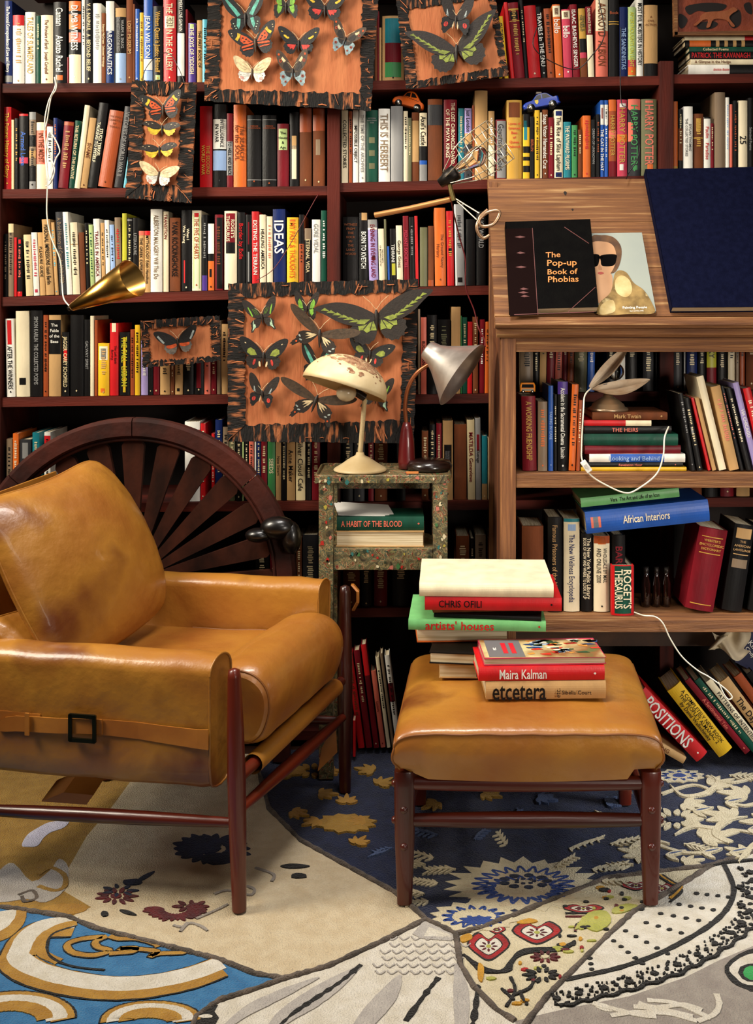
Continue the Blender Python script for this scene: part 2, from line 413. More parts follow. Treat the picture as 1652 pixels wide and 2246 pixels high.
row('1A', '''10 27 1 n|The Personal Correspondence of Love and History|w|0.90-0.98:e
28 54 33 w||t|0-0.15:r
55 78 26 w|TALES OF SUMMERLAND|G
79 89 34 d||c
89 117 33 E|~The Wonders of Earth   Joseph Campbell|s
117 146 4 k|~Canaan     Alonzo Rachel|w|0.9-0.96:o:0.3-0.7
147 151 125 m
151 178 2 k|~DUMB WITNESS|w|0-0.12:o 0.16-0.34:o 0.38-0.5:h 0.65-1:E @0.05-0.6
179 187 -6 w
187 203 -6 k|~V. S. NAIPAUL  A  BEYOND BELIEF|c
204 223 7 w||e
223 232 28 s|~Henry McGreen  Selected Writings|c
232 251 2 w|ARGONAUTICS|w|0.36-1:n 0.82-1:b @0.35-0.9
253 277 17 k|WARM & SNUG/THE HISTORY OF THE BED|e|0-0.12:t 0.6-1:z @0.12-0.58
277 292 -6 s|LOST MUSEUM|t
292 296 8 s
296 306 19 b
306 315 27 y||s
315 335 -6 b|~JEAN WILSON|w|0.72-0.85:w 0.86-0.97:z
336 357 13 k|Writers Quest is Justice Himself|G|0.9-0.96:f:0.3-0.7
358 387 -6 r|THE GIRL IN THE GALLERY|E|0.22-0.36:E:0.12-0.88 0.24-0.34:s:0.25-0.75
389 405 -6 k|MERRY LOVE GAWAIN|w|0.42-0.92:w @0.03-0.4
406 412 20 m
413 430 50 p|THE JOYS OF YIDDISH|E|0.02-0.1:f:0.3-0.7
432 444 44 t|THE FIRST BOOK OF|k
444 455 42 a||k''')
row('1B', '''822 828 -6 s
828 832 24 m
832 837 60 t
838 887 35 t||k|0.04-0.42:q:0.13-0.87 0.42-0.72:m:0.13-0.87 0.72-0.95:g:0.13-0.87 N
1107 1116 35 y -13||k
1121 1129 4 r -16|||N
1129 1152 5 m -16||G|0.08-0.1:G 0.12-0.22:k:0.1-0.9 0.24-0.25:G
1152 1159 -6 k -13
1160 1187 12 r -12|||N
1188 1200 14 k -13|TRAVELS in THE ENU|w|%0.9
1201 1217 18 j -9
1219 1236 9 o -8|bello|w|0.02-0.17:E 0.05-0.14:s:0.2-0.8 @0.2-0.4 %0.9
1237 1256 20 i -6|bello|w|0.02-0.14:E 0.04-0.12:s:0.2-0.8 @0.24-0.42 %0.9
1257 1273 9 m -8|~ISAAC BASHEVIS SINGER|w
1274 1289 18 G -6|TENDER IS/THE NIGHT|d|0.44-0.64:k 0.64-0.72:i 0.72-1:s @0.03-0.4 %0.8
1290 1304 14 m -6|DELIVERANCE TRAVELS|E|0.4-1:E @0.02-0.38
1306 1334 -6 h|~ACKROYD  ALBION|s|0-0.42:E %0.8
1335 1358 -6 k|Book|j|0.3-0.31:G 0.33-0.34:G H @0.16-0.6
1359 1377 15 n|THE SANDINISTAS|z|@0.3-0.9
1377 1395 15 f|AFTERTHOUGHTS ON LIGHT|L|0.76-0.86:i 0.86-0.98:o
1396 1411 -6 w|MOST EVIL MOBSTERS IN HISTORY|k|%0.8
1412 1443 11 t|A/CIVIL/ACTION|s|0.82-1:k H @0.14-0.4''')
row('2A', '''8 25 234 r|The Future: History of Glory|y
25 31 262 c
32 41 259 k||G
42 62 249 k|Armed Love|b|0-0.03:r 0.58-0.66:i
64 79 245 u|||0.0-0.1:e 0.3-0.45:k 0.5-0.6:t 0.7-0.9:k 0.9-1:e
80 102 268 h|IN THE MIDST|s|0-0.12:E 0.63-1:E @0.16-0.6
103 116 277 w
117 126 258 n||o
127 149 266 m 14||t|0.01-0.06:j
150 163 264 d 15|THE RETURN OF THE NATIVE|c
163 175 230 E 23|||N
176 191 258 t 21|~SHAME|s
192 213 225 k 26|~STUDS TERKEL/TALKING TO MYSELF|E|%0.75
214 246 242 j 27|THE FIRST/QUARTER/OF/TODAY|s|H @0.06-0.4
250 268 233 x 24|VICTORIES OF WORLD WAR II|e
270 280 345 a 10|||N
438 466 232 r|THE SECOND/WORLD WAR|G|@0.45-0.88
467 497 228 k|INTELLIGENCE/IN WAR|x|0.18-0.54:w 0.56-0.8:z @0.18-0.52
497 511 248 m|TO HELL AND BACK|k|0.38-0.84:e @0.38-0.84
512 541 229 o|The SEARCH/for the SOUL|s|%0.8
542 574 252 k|AMERICAN/CONSTITUTION|j|0.06-0.07:e 0.9-0.91:e H @0.14-0.4
575 607 252 k|AMERICAN/CONSTITUTION|j|0.06-0.07:e 0.9-0.91:e H @0.14-0.4
608 634 271 m|The/House/&/Age|k|0.08-0.42:f:0.12-0.88 H @0.11-0.4
635 656 245 k|||0.32-0.5:t:0.3-0.8 0.45-0.9:E:0.2-0.7 N
657 684 236 s|||0-0.31:j N
686 713 237 s|||0-0.29:j 0.4-0.6:u:0.3-0.6 N''')
row('2B', '''749 764 241 E|COLLECTED STORIES|k
765 773 243 j
774 787 241 w|IMPOSSIBLE OBJECT|k
788 802 240 w|THE TIME OF THE ARCHIVES|e
803 829 241 d|VICTORIA/HOLLOWAY/ROSS|e|0.28-0.9:v:0.12-0.18 0.28-0.9:v:0.82-0.88 0.38-0.46:v:0.3-0.7 0.56-0.64:v:0.3-0.7 0.74-0.82:v:0.3-0.7 H @0.1-0.3
830 856 238 w|~THIS IS HERBERT|u|%0.8
857 884 232 e||u|N
885 895 243 E
895 903 258 v
903 919 246 s|||0.12-0.72:t N
920 937 247 E|Axel's Castle|k|0.49-0.7:k 0.7-0.76:b 0.76-1:e @0.05-0.48 %0.8
938 971 217 s|||0.07-0.32:x N
973 1003 218 m|THE LOST CHRONICLES DAVID/OF THE MAYA KINGS|E|@0.04-0.8
1005 1018 237 q
1019 1035 237 l|~Just London|k|0.35-0.5:t 0.5-1:x @0.02-0.33
1036 1041 230 j
1041 1070 198 t|||N
1071 1085 243 t||w|0.5-0.95:E
1087 1110 262 m|Government Goes|x|0.02-0.98:e:0.13-1
1111 1145 219 G|~Loves of/Emanuel/Bess/of/Queen/Deborah|r|0.03-0.22:s:0.13-0.87 H @0.27-0.7
1147 1162 250 y||w|0-0.2:k 0.1-0.4:q:0.1-0.6 0.5-0.6:k 0.66-0.72:k 0.8-0.9:k N
1163 1172 255 k|BERLIN|j|%0.8
1173 1184 241 y
1185 1189 246 E
1190 1202 240 s|~Snaps Victor Hernandez Cruz|w|%0.9
1203 1215 257 m
1216 1235 240 E|~The Rise of Silas Lapham|k|0.02-0.09:n:0.12-0.88 0.92-0.99:n:0.12-0.88 @0.11-0.9
1236 1253 267 q|THE WAYWARD PILGRIMS|E
1254 1267 274 g||k
1268 1277 284 s
1278 1296 253 o||r
1297 1307 262 k|DREAM OF UNKNOWN|e
1308 1316 250 k||j
1317 1325 219 b|~THE CAT IN THE HAT|w|0.06-0.32:w:0-1 0.1-0.24:r:0.3-0.7 @0.35-0.95 %1
1326 1334 219 b||w|0.06-0.32:w:0-1 0.12-0.24:k:0.3-0.7 @0.35-0.95 %1
1335 1352 218 j|~HARRY POTTER|G|0-0.15:o 0.4-0.5:h 0.8-1:m
1353 1376 218 i|~HARRY POTTER|G|0.05-0.1:w:0.2-0.9 0.45-0.55:o 0.84-0.92:w:0.3-0.6
1377 1405 217 x|~HARRY POTTER|g|0-0.14:h 0.3-0.55:h:0-0.4 0.86-0.92:g:0.4-0.7
1406 1441 217 v|~HARRY POTTER|h|0.85-0.93:o:0.4-0.7 0.02-0.05:h:0.25-0.75''')
row('2C', '''1477 1487 222 o|||0.9-1:G N
1488 1498 239 k|||0.3-0.8:s
1499 1520 233 w|~DYLAN THOMAS/THE COLLECTED STORIES|x|@0.18-0.75
1521 1543 249 s||G|0.08-0.3:G:0.2-0.8 0.4-0.42:G
1544 1559 256 w|~Paulin   Paradise|r|0-0.03:k
1559 1566 270 m
1567 1591 202 u|||N
1592 1600 213 w||z
1601 1607 228 h
1608 1618 220 k||j
1619 1640 220 E|25|k|@0.48-0.62 %0.8
1641 1652 214 k|Selected Poems|e|@0.3-0.8
1653 1675 222 t
1676 1700 230 m''')
row('3A', '''8 17 512 k||u
18 30 490 u|||0-0.12:c
31 37 520 r 0|||N
38 49 521 k||h|0.03-0.1:r:0.2-0.8 0.92-1:r
57 73 514 c -6||k
74 87 509 w -6||i|0.9-0.95:i:0.3-0.7
88 100 509 t -6|PLEASURE GUIDE|k
101 119 480 t -10|~PERSONAL IMPRESSIONS Isaiah Berlin|k
120 129 487 t -10||a
131 147 464 x -10|A Brief History of Canada 1760-1783|u
147 159 464 w -10||q
160 176 487 E -7|||0.3-0.31:t
177 189 509 s -5|||N
190 198 488 k -5||c
199 208 492 f -5||d
209 223 479 w -5|TRAVELS IN AMERICA|m
224 232 488 t -4
233 243 482 w -4
244 254 492 z -4
255 268 476 u -4||r
268 278 467 L 0|||N
279 290 477 k|||0.02-0.04:e
291 303 477 k|LITERATURE|e|@0.1-0.6
304 316 506 t|THE GREEK EXPERIENCE|k|0-0.07:h
317 330 506 t|~MYTHOLOGY Edith Hamilton|k|0-0.07:r
330 356 458 w|~ALBERTON MAUGERY Will This Do?|u|%0.45
357 370 463 E|TRANSITION|m|@0.03-0.35
372 396 477 s|YANK ROCKINGHORSE|k|%0.75 @0.05-0.8
398 420 460 k|When I/Was Young|E|@0.1-0.5 0.62-0.9:r:0.2-0.4
421 442 461 E|THE FIVE OF HEARTS|j|0.03-0.08:r:0.3-0.7 0.05-0.97:f:0.1-0.2 0.05-0.97:f:0.8-0.9 @0.1-0.6
443 455 470 k||e|0.8-1:p
456 470 490 o|||0-0.45:w 0.45-0.56:k 0.68-0.8:k:0.3-0.6 N
471 489 470 m||s|0.04-0.98:k:0.25-1
492 520 462 E|~ROGET'S/THESAURUS|E|0.03-0.4:m:0.13-0.87 0.4-0.54:k:0.13-0.87 @0.05-0.4
521 538 465 k|Border by Exile|r|@0.1-0.65
539 552 470 k|||0.1-0.4:m:0.4-0.6 0.5-0.9:e:0.4-0.6 N
553 569 463 r -1|EXITING THE TERRAIN|w
570 584 470 E -1|HEALING AMERICA|k
585 599 474 E -1||h
600 628 458 n -2|IDEAS|w|@0.1-0.6 %0.85 0.6-0.9:z:0.2-0.3
629 655 476 y|MY PAST & THOUGHTS|o|0.03-0.06:o:0.2-0.8
656 667 470 j|||0-0.4:k
668 683 500 k|ETERNAL VIDA|c|0-0.2:u
684 703 481 w|~GORE VIDAL|e|@0.06-0.5
704 717 461 d||w''')
row('3B', '''752 787 475 k|WITNESS/FROM/THE/ROCK/IN/THE/LAND/WOOD|s|H @0.08-0.7
788 808 466 k|BORN TO KVETCH|w|0-0.1:t:0.2-0.9 @0.25-0.75
810 831 481 l -4|EVENING IN EVENING LAND|m|0-0.12:e 0.12-0.15:w 0.54-0.6:k:0.4-0.8
832 845 501 E -3|THE POCKETS/OF MODERN POETRY|k
845 850 480 v -3
851 856 540 b -2|||N
857 870 501 k -2|TEHRANI|w|0.6-0.8:L:0.2-0.9 @0.25-0.6
871 885 494 E -3|~George Grosz|k
886 899 473 m -3|PEDANT SOCIETIES|i
900 911 475 k -3||e
912 919 473 r -3|||N
921 938 498 v||u|N
939 952 495 s|||0.9-1:j N
954 979 455 o -2|The Ground Nanny/Herjory|s|@0.3-0.8
981 997 462 r -3||G|0.5-0.56:k:0.2-0.8
999 1020 447 e -3||x|0.9-0.96:k:0.2-0.8 0-1:w:0-0.14
1022 1043 480 k|||N
1045 1066 462 k|~ALICE WORLD|e|@0.05-0.5
1075 1100 470 s
1103 1125 480 m''')
row('4A', '''15 34 698 w -4|AFTER THE WINNERS|k|0.02-0.33:r:0.3-0.8 @0.35-0.9
36 66 681 E -2||t|0.78-0.86:k:0.2-0.8 N
67 94 680 k|~SIMON KARLIN  THE COLLECTED POEMS|e
95 106 690 j
107 134 690 t|The/Fable/of the/Bees|w|0.06-0.48:k:0.04-0.96 H @0.09-0.4
136 152 728 k|~JAGGER  CAREY SCHOFIELD|c|0.26-0.45:r:0.3-0.7
154 184 690 k|||N
185 197 700 k|GALWAY SPIRIT|e
198 206 692 E|||N
207 214 701 j|||N
215 240 752 y||t|0.06-0.32:E:0.12-0.88 0.1-0.3:e:0.2-0.8 0.86-0.94:o:0.3-0.6
241 260 708 r|The Left Bank/Burning|k|0-0.12:E:0.2-0.8 @0.22-0.65
262 285 728 k|THE FALL  LISBON|L|0.08-0.95:y:0.35-0.65
286 295 722 j
296 307 712 y
309 325 730 l||w
326 335 735 k
336 350 725 m
351 373 722 t
374 383 735 s
384 401 722 t||k|0.9-0.95:k:0.3-0.6
402 425 725 k
426 447 725 k|||0.3-0.9:m:0.2-0.7 N
448 462 728 h||k
463 475 705 m
476 484 702 u
485 500 710 t''')
row('4B', '''917 922 677 u
923 936 695 h|~BUCHANAN|k
937 959 690 k
960 988 700 k||v
989 1010 672 t 1|||N
1011 1013 692 g
1014 1025 695 d
1025 1036 705 r 1|||N
1037 1049 694 s
1050 1062 700 m 2||w
1063 1072 705 o 2
1080 1100 700 s
1141 1170 698 u
1171 1182 710 k
1183 1198 690 t 3
1199 1216 700 m 3
1217 1232 688 h 4
1233 1243 695 m 4
1244 1258 690 j 4
1259 1287 700 v 3
1288 1304 705 b 3
1330 1350 700 k
1352 1372 690 w
1374 1398 700 k
1410 1434 700 x
1438 1443 700 k''')
row('4C', '''1477 1496 700 x
1500 1504 690 e
1506 1530 700 n
1531 1548 695 k
1550 1572 690 m|SKY|k|0-0.7:L @0.3-0.68
1574 1594 700 k
1597 1612 700 E|||0-0.4:k
1614 1622 690 u
1623 1634 690 j
1636 1660 690 s''')
row('5A', '''14 27 962 u
28 41 950 o||E
43 69 963 x|||0.05-0.3:e:0.3-0.7 N
71 87 948 q
97 111 947 w|||0.05-0.5:r
405 439 924 w|||0.1-0.4:r:0.5-1 N
440 451 928 r
464 471 950 r
472 488 920 n
489 502 936 u||k
503 516 945 v
518 530 955 k
531 535 955 f
537 545 955 k
546 557 955 h
558 562 955 w
563 572 955 n
573 586 955 m
587 604 955 g|SEEDS|E
605 617 955 t|Nine Sisters|k
618 628 955 k
629 648 955 t|~Anne Maker|k
649 670 955 c|Silver Cloud Cafe|k
672 683 955 k
684 702 955 m''')
row('5B', '''752 775 950 k
777 800 945 x
808 820 945 m
822 850 950 s
870 890 950 k
925 940 945 s
942 955 930 k
957 969 928 m
971 994 922 t|||0.3-0.72:k:0.1-0.9 0.38-0.6:e:0.3-0.7 N
996 1024 930 s|||N
1026 1043 920 c -2|~MATILDA Genevieve|m
1044 1056 916 e -2|Outrage|k|0.2-0.4:m:0.2-0.8
1057 1069 955 q 0|||0.75-1:t N
1070 1075 960 c''')
row('6A', '''560 590 1180 k
592 610 1190 m
650 662 1180 s
664 698 1172 x
700 716 1185 k''')
row('6B', '''752 790 1180 s
792 815 1175 k
820 850 1190 m
860 900 1180 k
1000 1030 1175 s
1032 1040 1180 k
1042 1066 1172 u
1070 1085 1180 s''')
row('5C', '''1480 1510 930 u
1512 1540 940 s
1545 1575 935 k
1580 1610 930 m
1615 1645 930 t''')
# ---------------------------------------------------------------- butterfly boards
def jit(a, b, n, amp, nrm):
    return [a.lerp(b, i/n)+nrm*random.uniform(-amp, amp) for i in range(n)]
def boardq(label, outer, inner, Y, hang=None):
    """cardboard panel with charred border strips; corners given clockwise from the top left"""
    O = [P(x, y, Y) for x, y in outer]; I = [P(x, y, Y) for x, y in inner]
    base = (sum(O, Vector())/4); base.z = min(p.z for p in O)
    e = empty('butterfly_board', base); tag(e, label, 'butterfly board', 'cardboard boards with pinned butterflies')
    mb = MB(); mb.prism([p+(p-base-Vector((0, 0, (O[0].z-O[2].z)/2)))*-0.02 for p in O], (0, 0.012, 0), CARD)
    # corrugation creases and a cross fold pressed into the panel
    for k in range(1, 8):
        t = k/8+random.uniform(-0.03, 0.03); a = I[0].lerp(I[1], t); b = I[3].lerp(I[2], t+random.uniform(-0.01, 0.01))
        a0 = a.lerp(b, random.uniform(0, 0.3)); b0 = a.lerp(b, random.uniform(0.6, 1))
        mb.tube([a0+Vector((0, 0.0005, 0)), b0+Vector((0, 0.0005, 0))], 0.0011, CARD, 6)
    mb.build('cardboard_panel', e)
    for k in range(4):
        a, b = O[k], O[(k+1) % 4]; c, d = I[(k+1) % 4], I[k]
        n = 46; inw = ((c+d)/2-(a+b)/2).normalized()
        poly = jit(a, b, n, 0.0022, inw)+[b]+jit(c, d, n, 0.0042, inw)+[d]
        poly = [p+Vector((0, -0.0035-0.0015*(k % 2), 0)) for p in poly]
        s = MB(); s.prism(poly, (0, 0.006, 0), CHARV if k % 2 else CHARH)
        for q in range(9):                                 # torn paper slivers left on the burnt border
            t = random.random(); w = random.uniform(0.15, 0.8)
            p = a.lerp(b, t); r = d.lerp(c, t); p0 = p.lerp(r, random.uniform(0, 1-w*0.9)); p1 = p0+(r-p)*w*0.9
            al = (b-a).normalized()*random.uniform(0.0008, 0.0030)
            if random.random() < 0.35: p1 = p0+(b-a).normalized()*random.uniform(0.01, 0.03); al = (r-p).normalized()*random.uniform(0.001, 0.003)
            off = Vector((0, -0.0066, 0)); mid = (p0+p1)/2+al*random.uniform(-0.5, 1.2)
            s.prism([p0+off, mid+off, p1+off, p1+al+off, mid+al*1.6+off, p0+al+off], (0, 0.0016, 0), CARD)
        s.build('charred_border', e)
    return e
BC = {'k': ('wing_black', '0F0C0A'), 'K': ('wing_brown_black', '241A12'), 'b': ('wing_brown', '4A3826'), 'o': ('wing_orange', 'D8541A'), 'y': ('wing_yellow', 'E8C22A'),
 'r': ('wing_red', 'D83A2E'), 't': ('wing_turquoise', '5FB8A4'), 'g': ('wing_green', '7EB83A'), 'G': ('wing_lime', '8E9A3C'), 'c': ('wing_cream', 'E8D0A0'),
 'p': ('wing_pink', 'F0B4A8'), 'w': ('wing_white', 'EDE8DC'), 'z': ('wing_blue_grey', '8CA4A8'), 'B': ('wing_taupe', '6A6258'), 'e': ('wing_pale_grey', 'A8B4B0'), 'm': ('wing_rust', 'A8401E'), 'l': ('wing_mint', 'B8DCB8'), 'v': ('wing_vein', '3A2A1A')}
def bmat(c): n, h = BC[c]; return mat(n, h, 0.55, h[:0]+'%02X%02X%02X' % tuple(int(int(h[i:i+2], 16)*0.75) for i in (0, 2, 4)), 90, bump=0.1, bscale=200)
FWA = [(.03, .06), (.2, .34), (.5, .6), (.8, .74), (.98, .7), (.95, .48), (.82, .22), (.6, -.02), (.3, -.08), (.04, -.05)]
HWA = [(.05, .02), (.3, -.02), (.6, -.02), (.7, -.18), (.6, -.42), (.42, -.54), (.24, -.5), (.1, -.24)]
FWB = [(.03, .08), (.15, .45), (.4, .85), (.62, 1.02), (.74, .95), (.72, .6), (.6, .28), (.35, 0), (.05, -.05)]      # steep wings
HWB = [(.04, .0), (.3, .02), (.56, -.02), (.6, -.3), (.52, -.62), (.4, -.7), (.26, -.52), (.08, -.3)]
FWC = [(.03, .05), (.3, .24), (.7, .42), (1.05, .5), (1.2, .46), (1.1, .3), (.8, .12), (.45, .0), (.04, -.05)]      # long narrow wings
HWC = [(.04, .0), (.2, -.02), (.44, -.08), (.6, -.2), (.62, -.42), (.7, -.62), (.6, -.66), (.46, -.5), (.3, -.48), (.14, -.3)]
FWD = [(.03, .05), (.25, .22), (.55, .3), (.85, .26), (.98, .12), (.85, .02), (.5, -.06), (.1, -.04)]              # flat low wings
HWD = [(.05, -.03), (.35, -.05), (.7, -.02), (.68, -.2), (.5, -.38), (.3, -.4), (.12, -.2)]
FWE = [(.03, .08), (.3, .5), (.65, .82), (1.0, .98), (1.3, 1.02), (1.12, .7), (.95, .4), (.7, .12), (.4, -.05), (.05, -.06)]  # birdwing
HWE = [(.05, .0), (.35, -.02), (.72, .1), (.85, -.1), (.8, -.36), (.6, -.52), (.36, -.5), (.18, -.32)]
def E(w, cx, cy, rx, ry, a, c): return (w, 'e', (cx, cy, rx, ry, a), c)
def Q(w, pts, c): return (w, 'p', pts, c)
TYPES = {
 'band': (FWB, HWB, 'k', 'k', [Q(0, [(.16, .1), (.28, .34), (.45, .62), (.6, .86), (.64, .8), (.52, .5), (.4, .26), (.3, .04)], 't'), Q(1, [(.18, .0), (.32, .0), (.4, -.3), (.34, -.44), (.26, -.3)], 't')]
    + [E(1, .5-.03*i, -.2-.1*i, .025, .02, 0, 'l') for i in range(4)]),
 'green': (FWB, HWB, 'K', 'K', [Q(0, [(.2, .0), (.26, .3), (.42, .58), (.52, .4), (.48, .1), (.4, .0)], 'g'), Q(1, [(.16, 0), (.42, 0), (.44, -.3), (.34, -.46), (.22, -.3)], 'g')]),
 'postman': (FWA, HWA, 'k', 'k', [E(0, .62, .28, .12, .05, 35, 'y'), E(0, .52, .22, .07, .05, 0, 'y'), E(0, .8, .5, .05, .02, 20, 'y'),
    Q(1, [(.12, -.03), (.4, -.06), (.54, -.1), (.5, -.2), (.42, -.22), (.4, -.32), (.3, -.26), (.26, -.34), (.18, -.24)], 'r')]),
 'tiger': (FWA, HWA, 'k', 'k', [Q(0, [(.08, .03), (.3, .3), (.5, .44), (.6, .2), (.5, .04), (.3, .0)], 'o'), Q(0, [(.5, .46), (.62, .54), (.66, .4), (.78, .3), (.7, .2), (.6, .3)], 'y'),
    E(0, .86, .56, .03, .02, 0, 'c'), E(0, .86, .46, .02, .02, 0, 'c'), E(0, .34, .2, .04, .03, 0, 'k'), E(0, .46, .28, .04, .03, 0, 'k'), E(0, .44, .12, .05, .02, 0, 'k'), E(0, .25, .1, .06, .015, 30, 'k'),
    Q(1, [(.08, -.02), (.58, -.05), (.62, -.14), (.3, -.12), (.1, -.08)], 'o'), Q(1, [(.14, -.2), (.2, -.2), (.36, -.18), (.6, -.2), (.56, -.25), (.3, -.24), (.16, -.25)], 'o')]),
 'pale': (FWA, HWA, 'c', 'w', [E(1, .5, -.36, .12, .08, 20, 'p'), E(1, .56, -.2, .02, .02, 0, 'k')] + [Q(0, [(.08, .02), (.3+.1*i, .3-.1*i), (.68+.05*i, .52-.12*i), (.3+.1*i, .29-.1*i)], 'v') for i in range(3)]
    + [Q(1, [(.08, -.05), (.3, -.14-.1*i), (.5-.05*i, -.2-.12*i), (.3, -.15-.1*i)], 'v') for i in range(3)]),
 'eyes': (FWB, HWB, 'b', 'z', [Q(0, [(.1, .06), (.24, .36), (.4, .5), (.46, .2), (.3, .0)], 'K'), Q(0, [(.3, .5), (.46, .7), (.52, .6), (.4, .42)], 'c'), E(0, .56, .5, .07, .08, 0, 'm'), E(0, .56, .5, .03, .035, 0, 'k'), E(0, .62, .8, .05, .06, 0, 'o'),
    Q(1, [(.08, .0), (.4, .0), (.3, -.2), (.12, -.28)], 'K'), E(1, .46, -.24, .07, .07, 0, 'm'), E(1, .46, -.24, .035, .035, 0, 'k'), E(1, .36, -.48, .05, .05, 0, 'm'), E(1, .36, -.48, .02, .02, 0, 'k')]),
 'bird': (FWE, HWE, 'K', 'K', [Q(0, [(.42+.11*i, .06+.13*i), (.52+.11*i, .12+.14*i), (.72+.09*i, .24+.13*i), (.5+.11*i, .2+.14*i)], 'G') for i in range(6)]
    + [Q(0, [(.2, .0), (.42, .14), (.56, .1), (.4, -.03)], 'G'), Q(1, [(.14, -.02), (.56, .02), (.6, -.1), (.5, -.14), (.46, -.26), (.34, -.26), (.2, -.34), (.16, -.2)], 'G'),
       Q(1, [(.12, -.04), (.34, -.25), (.36, -.24), (.14, -.03)], 'K'), Q(1, [(.14, -.03), (.48, -.14), (.5, -.12), (.16, -.01)], 'K')]),
 'spot': (FWB, HWB, 'K', 'k', [Q(0, [(.34, .1), (.42, .34), (.46, .36), (.44, .14)], 'e'), Q(0, [(.3, .06), (.44, .12), (.46, .08)], 'e'), E(1, .4, -.3, .09, .12, 20, 'r'), Q(1, [(.38, -.2), (.4, -.42), (.41, -.2)], 'k'), Q(1, [(.06, -.1), (.12, -.3), (.1, -.48), (.05, -.3)], 'c')]),
 'lemon': (FWD, HWD, 'K', 'y', [E(0, .5, .18, .05, .015, 10, 'c'), E(0, .7, .12, .04, .012, 0, 'c'), E(0, .8, .2, .04, .012, 0, 'c'), Q(1, [(.1, -.03), (.62, -.06), (.4, -.12), (.14, -.1)], 'k')]),
 'long': (FWC, HWC, 'b', 'K', [Q(0, [(.1, .02), (.5, .16+.05*i), (.98-.06*i, .38-.09*i), (.5, .17+.05*i-.012)], 'K') for i in range(4)]
    + [Q(1, [(.06, -.03), (.22+.07*i, -.16+.03*i), (.34+.04*i, -.32+.08*i), (.2+.06*i, -.22+.04*i)], 'c') for i in range(3)] + [E(1, .46, -.4, .05, .025, 0, 'e'), E(1, .54, -.3, .05, .025, 30, 'e'), E(1, .56, -.5, .03, .03, 0, 'o')]),
 'heart': (FWA, HWA, 'k', 'K', [Q(0, [(.26, .02), (.36, .22), (.52, .32), (.64, .26), (.66, .12), (.5, .0)], 'G'), E(0, .74, .5, .04, .02, 30, 'c'), E(1, .36, -.26, .05, .13, 15, 'r'), E(1, .14, -.34, .04, .12, -10, 'c')]),
 'swallow': (FWB, HWC, 'K', 'K', [Q(0, [(.4, .12), (.44, .36), (.52, .62), (.56, .6), (.5, .3), (.46, .1)], 'g'), Q(1, [(.42, -.08), (.5, -.2), (.54, -.42), (.62, -.6), (.5, -.5), (.4, -.44), (.4, -.3), (.46, -.26)], 'l')]
    + [Q(0, [(.1+.07*i, .1+.02*i), (.2+.08*i, .4+.04*i), (.21+.08*i, .4+.04*i), (.11+.07*i, .1+.02*i)], 'g') for i in range(3)]),
 'amber': (FWA, HWA, 'k', 'B', [Q(0, [(.6, .1), (.72, .36), (.8, .52), (.87, .47), (.78, .26), (.68, .06)], 'e'), E(1, .34, -.14, .26, .12, 5, 'o')]),
}
def butterfly(cx, cy, span, rot, kind, Y, label, tiltL=0.0, tiltR=0.0, antc='c'):
    """span = width in pixels of one wing; rot in degrees clockwise"""
    fw, hw, c1, c2, pat = TYPES[kind]; s = span*Y/F; a = math.radians(-rot); Y -= {'long': .016, 'tiger': .006, 'spot': .010, 'eyes': .005}.get(kind, 0)
    o = P(cx, cy, Y); e = empty('butterfly', o); tag(e, label, 'butterfly', 'pinned butterflies')
    def T(x, y, h, side):
        r = a+math.radians(tiltR if side > 0 else tiltL)*(-side)
        X, Z = x*side, y; X2 = X*math.cos(r)-Z*math.sin(r); Z2 = X*math.sin(r)+Z*math.cos(r)
        return o+Vector((X2*s, -0.008-0.16*s*abs(x)-h, Z2*s))
    for side in (-1, 1):
        for w, (pts, c) in enumerate(((fw, c1), (hw, c2))):
            mb = MB(); pl = cr([(x, y, 0) for x, y in pts], 4, True)
            if w == 1:
                pl = [p*(1+0.035*math.sin(i*2.2)) if p.x > .3 else p for i, p in enumerate(pl)]
            mb.prism([T(p.x, p.y, 0.0012*(1-w), side) for p in pl], (0, 0.0006, 0), bmat(c))
            for k, (ww, ty, d, pc) in enumerate(pat):
                if ww != w: continue
                if ty == 'e':
                    x0, y0, rx, ry, an = d; an = math.radians(an)
                    q = [(x0+rx*math.cos(t)*math.cos(an)-ry*math.sin(t)*math.sin(an), y0+rx*math.cos(t)*math.sin(an)+ry*math.sin(t)*math.cos(an)) for t in [2*math.pi*i/12 for i in range(12)]]
                else: q = d
                mb.prism([T(x, y, 0.0012*(1-w)+0.0003+0.00012*k, side) for x, y in q], (0, 0.0001, 0), bmat(pc))
            mb.build('forewing' if w == 0 else 'hindwing', e)
    b = MB(); u = Vector((math.cos(a), 0, math.sin(a))); v = Vector((-math.sin(a), 0, math.cos(a)))
    pts = [o+v*s*t+Vector((0, -0.010, 0)) for t in (.16, .1, .02, -.1, -.28, -.42)]
    b.tube(pts, [s*q for q in (.02, .045, .06, .05, .035, .012)], bmat('K' if kind not in ('pale', 'tiger') else 'b'), 8); b.build('body', e)
    p0 = o+v*s*.15+Vector((0, -0.011, 0))
    for side in (-1, 1):
        t = MB(); t.tube([p0, p0+v*s*.2+u*side*s*.14, p0+v*s*.38+u*side*s*.34], 0.0007, bmat(antc), 5); t.build('antenna', e)
    return e
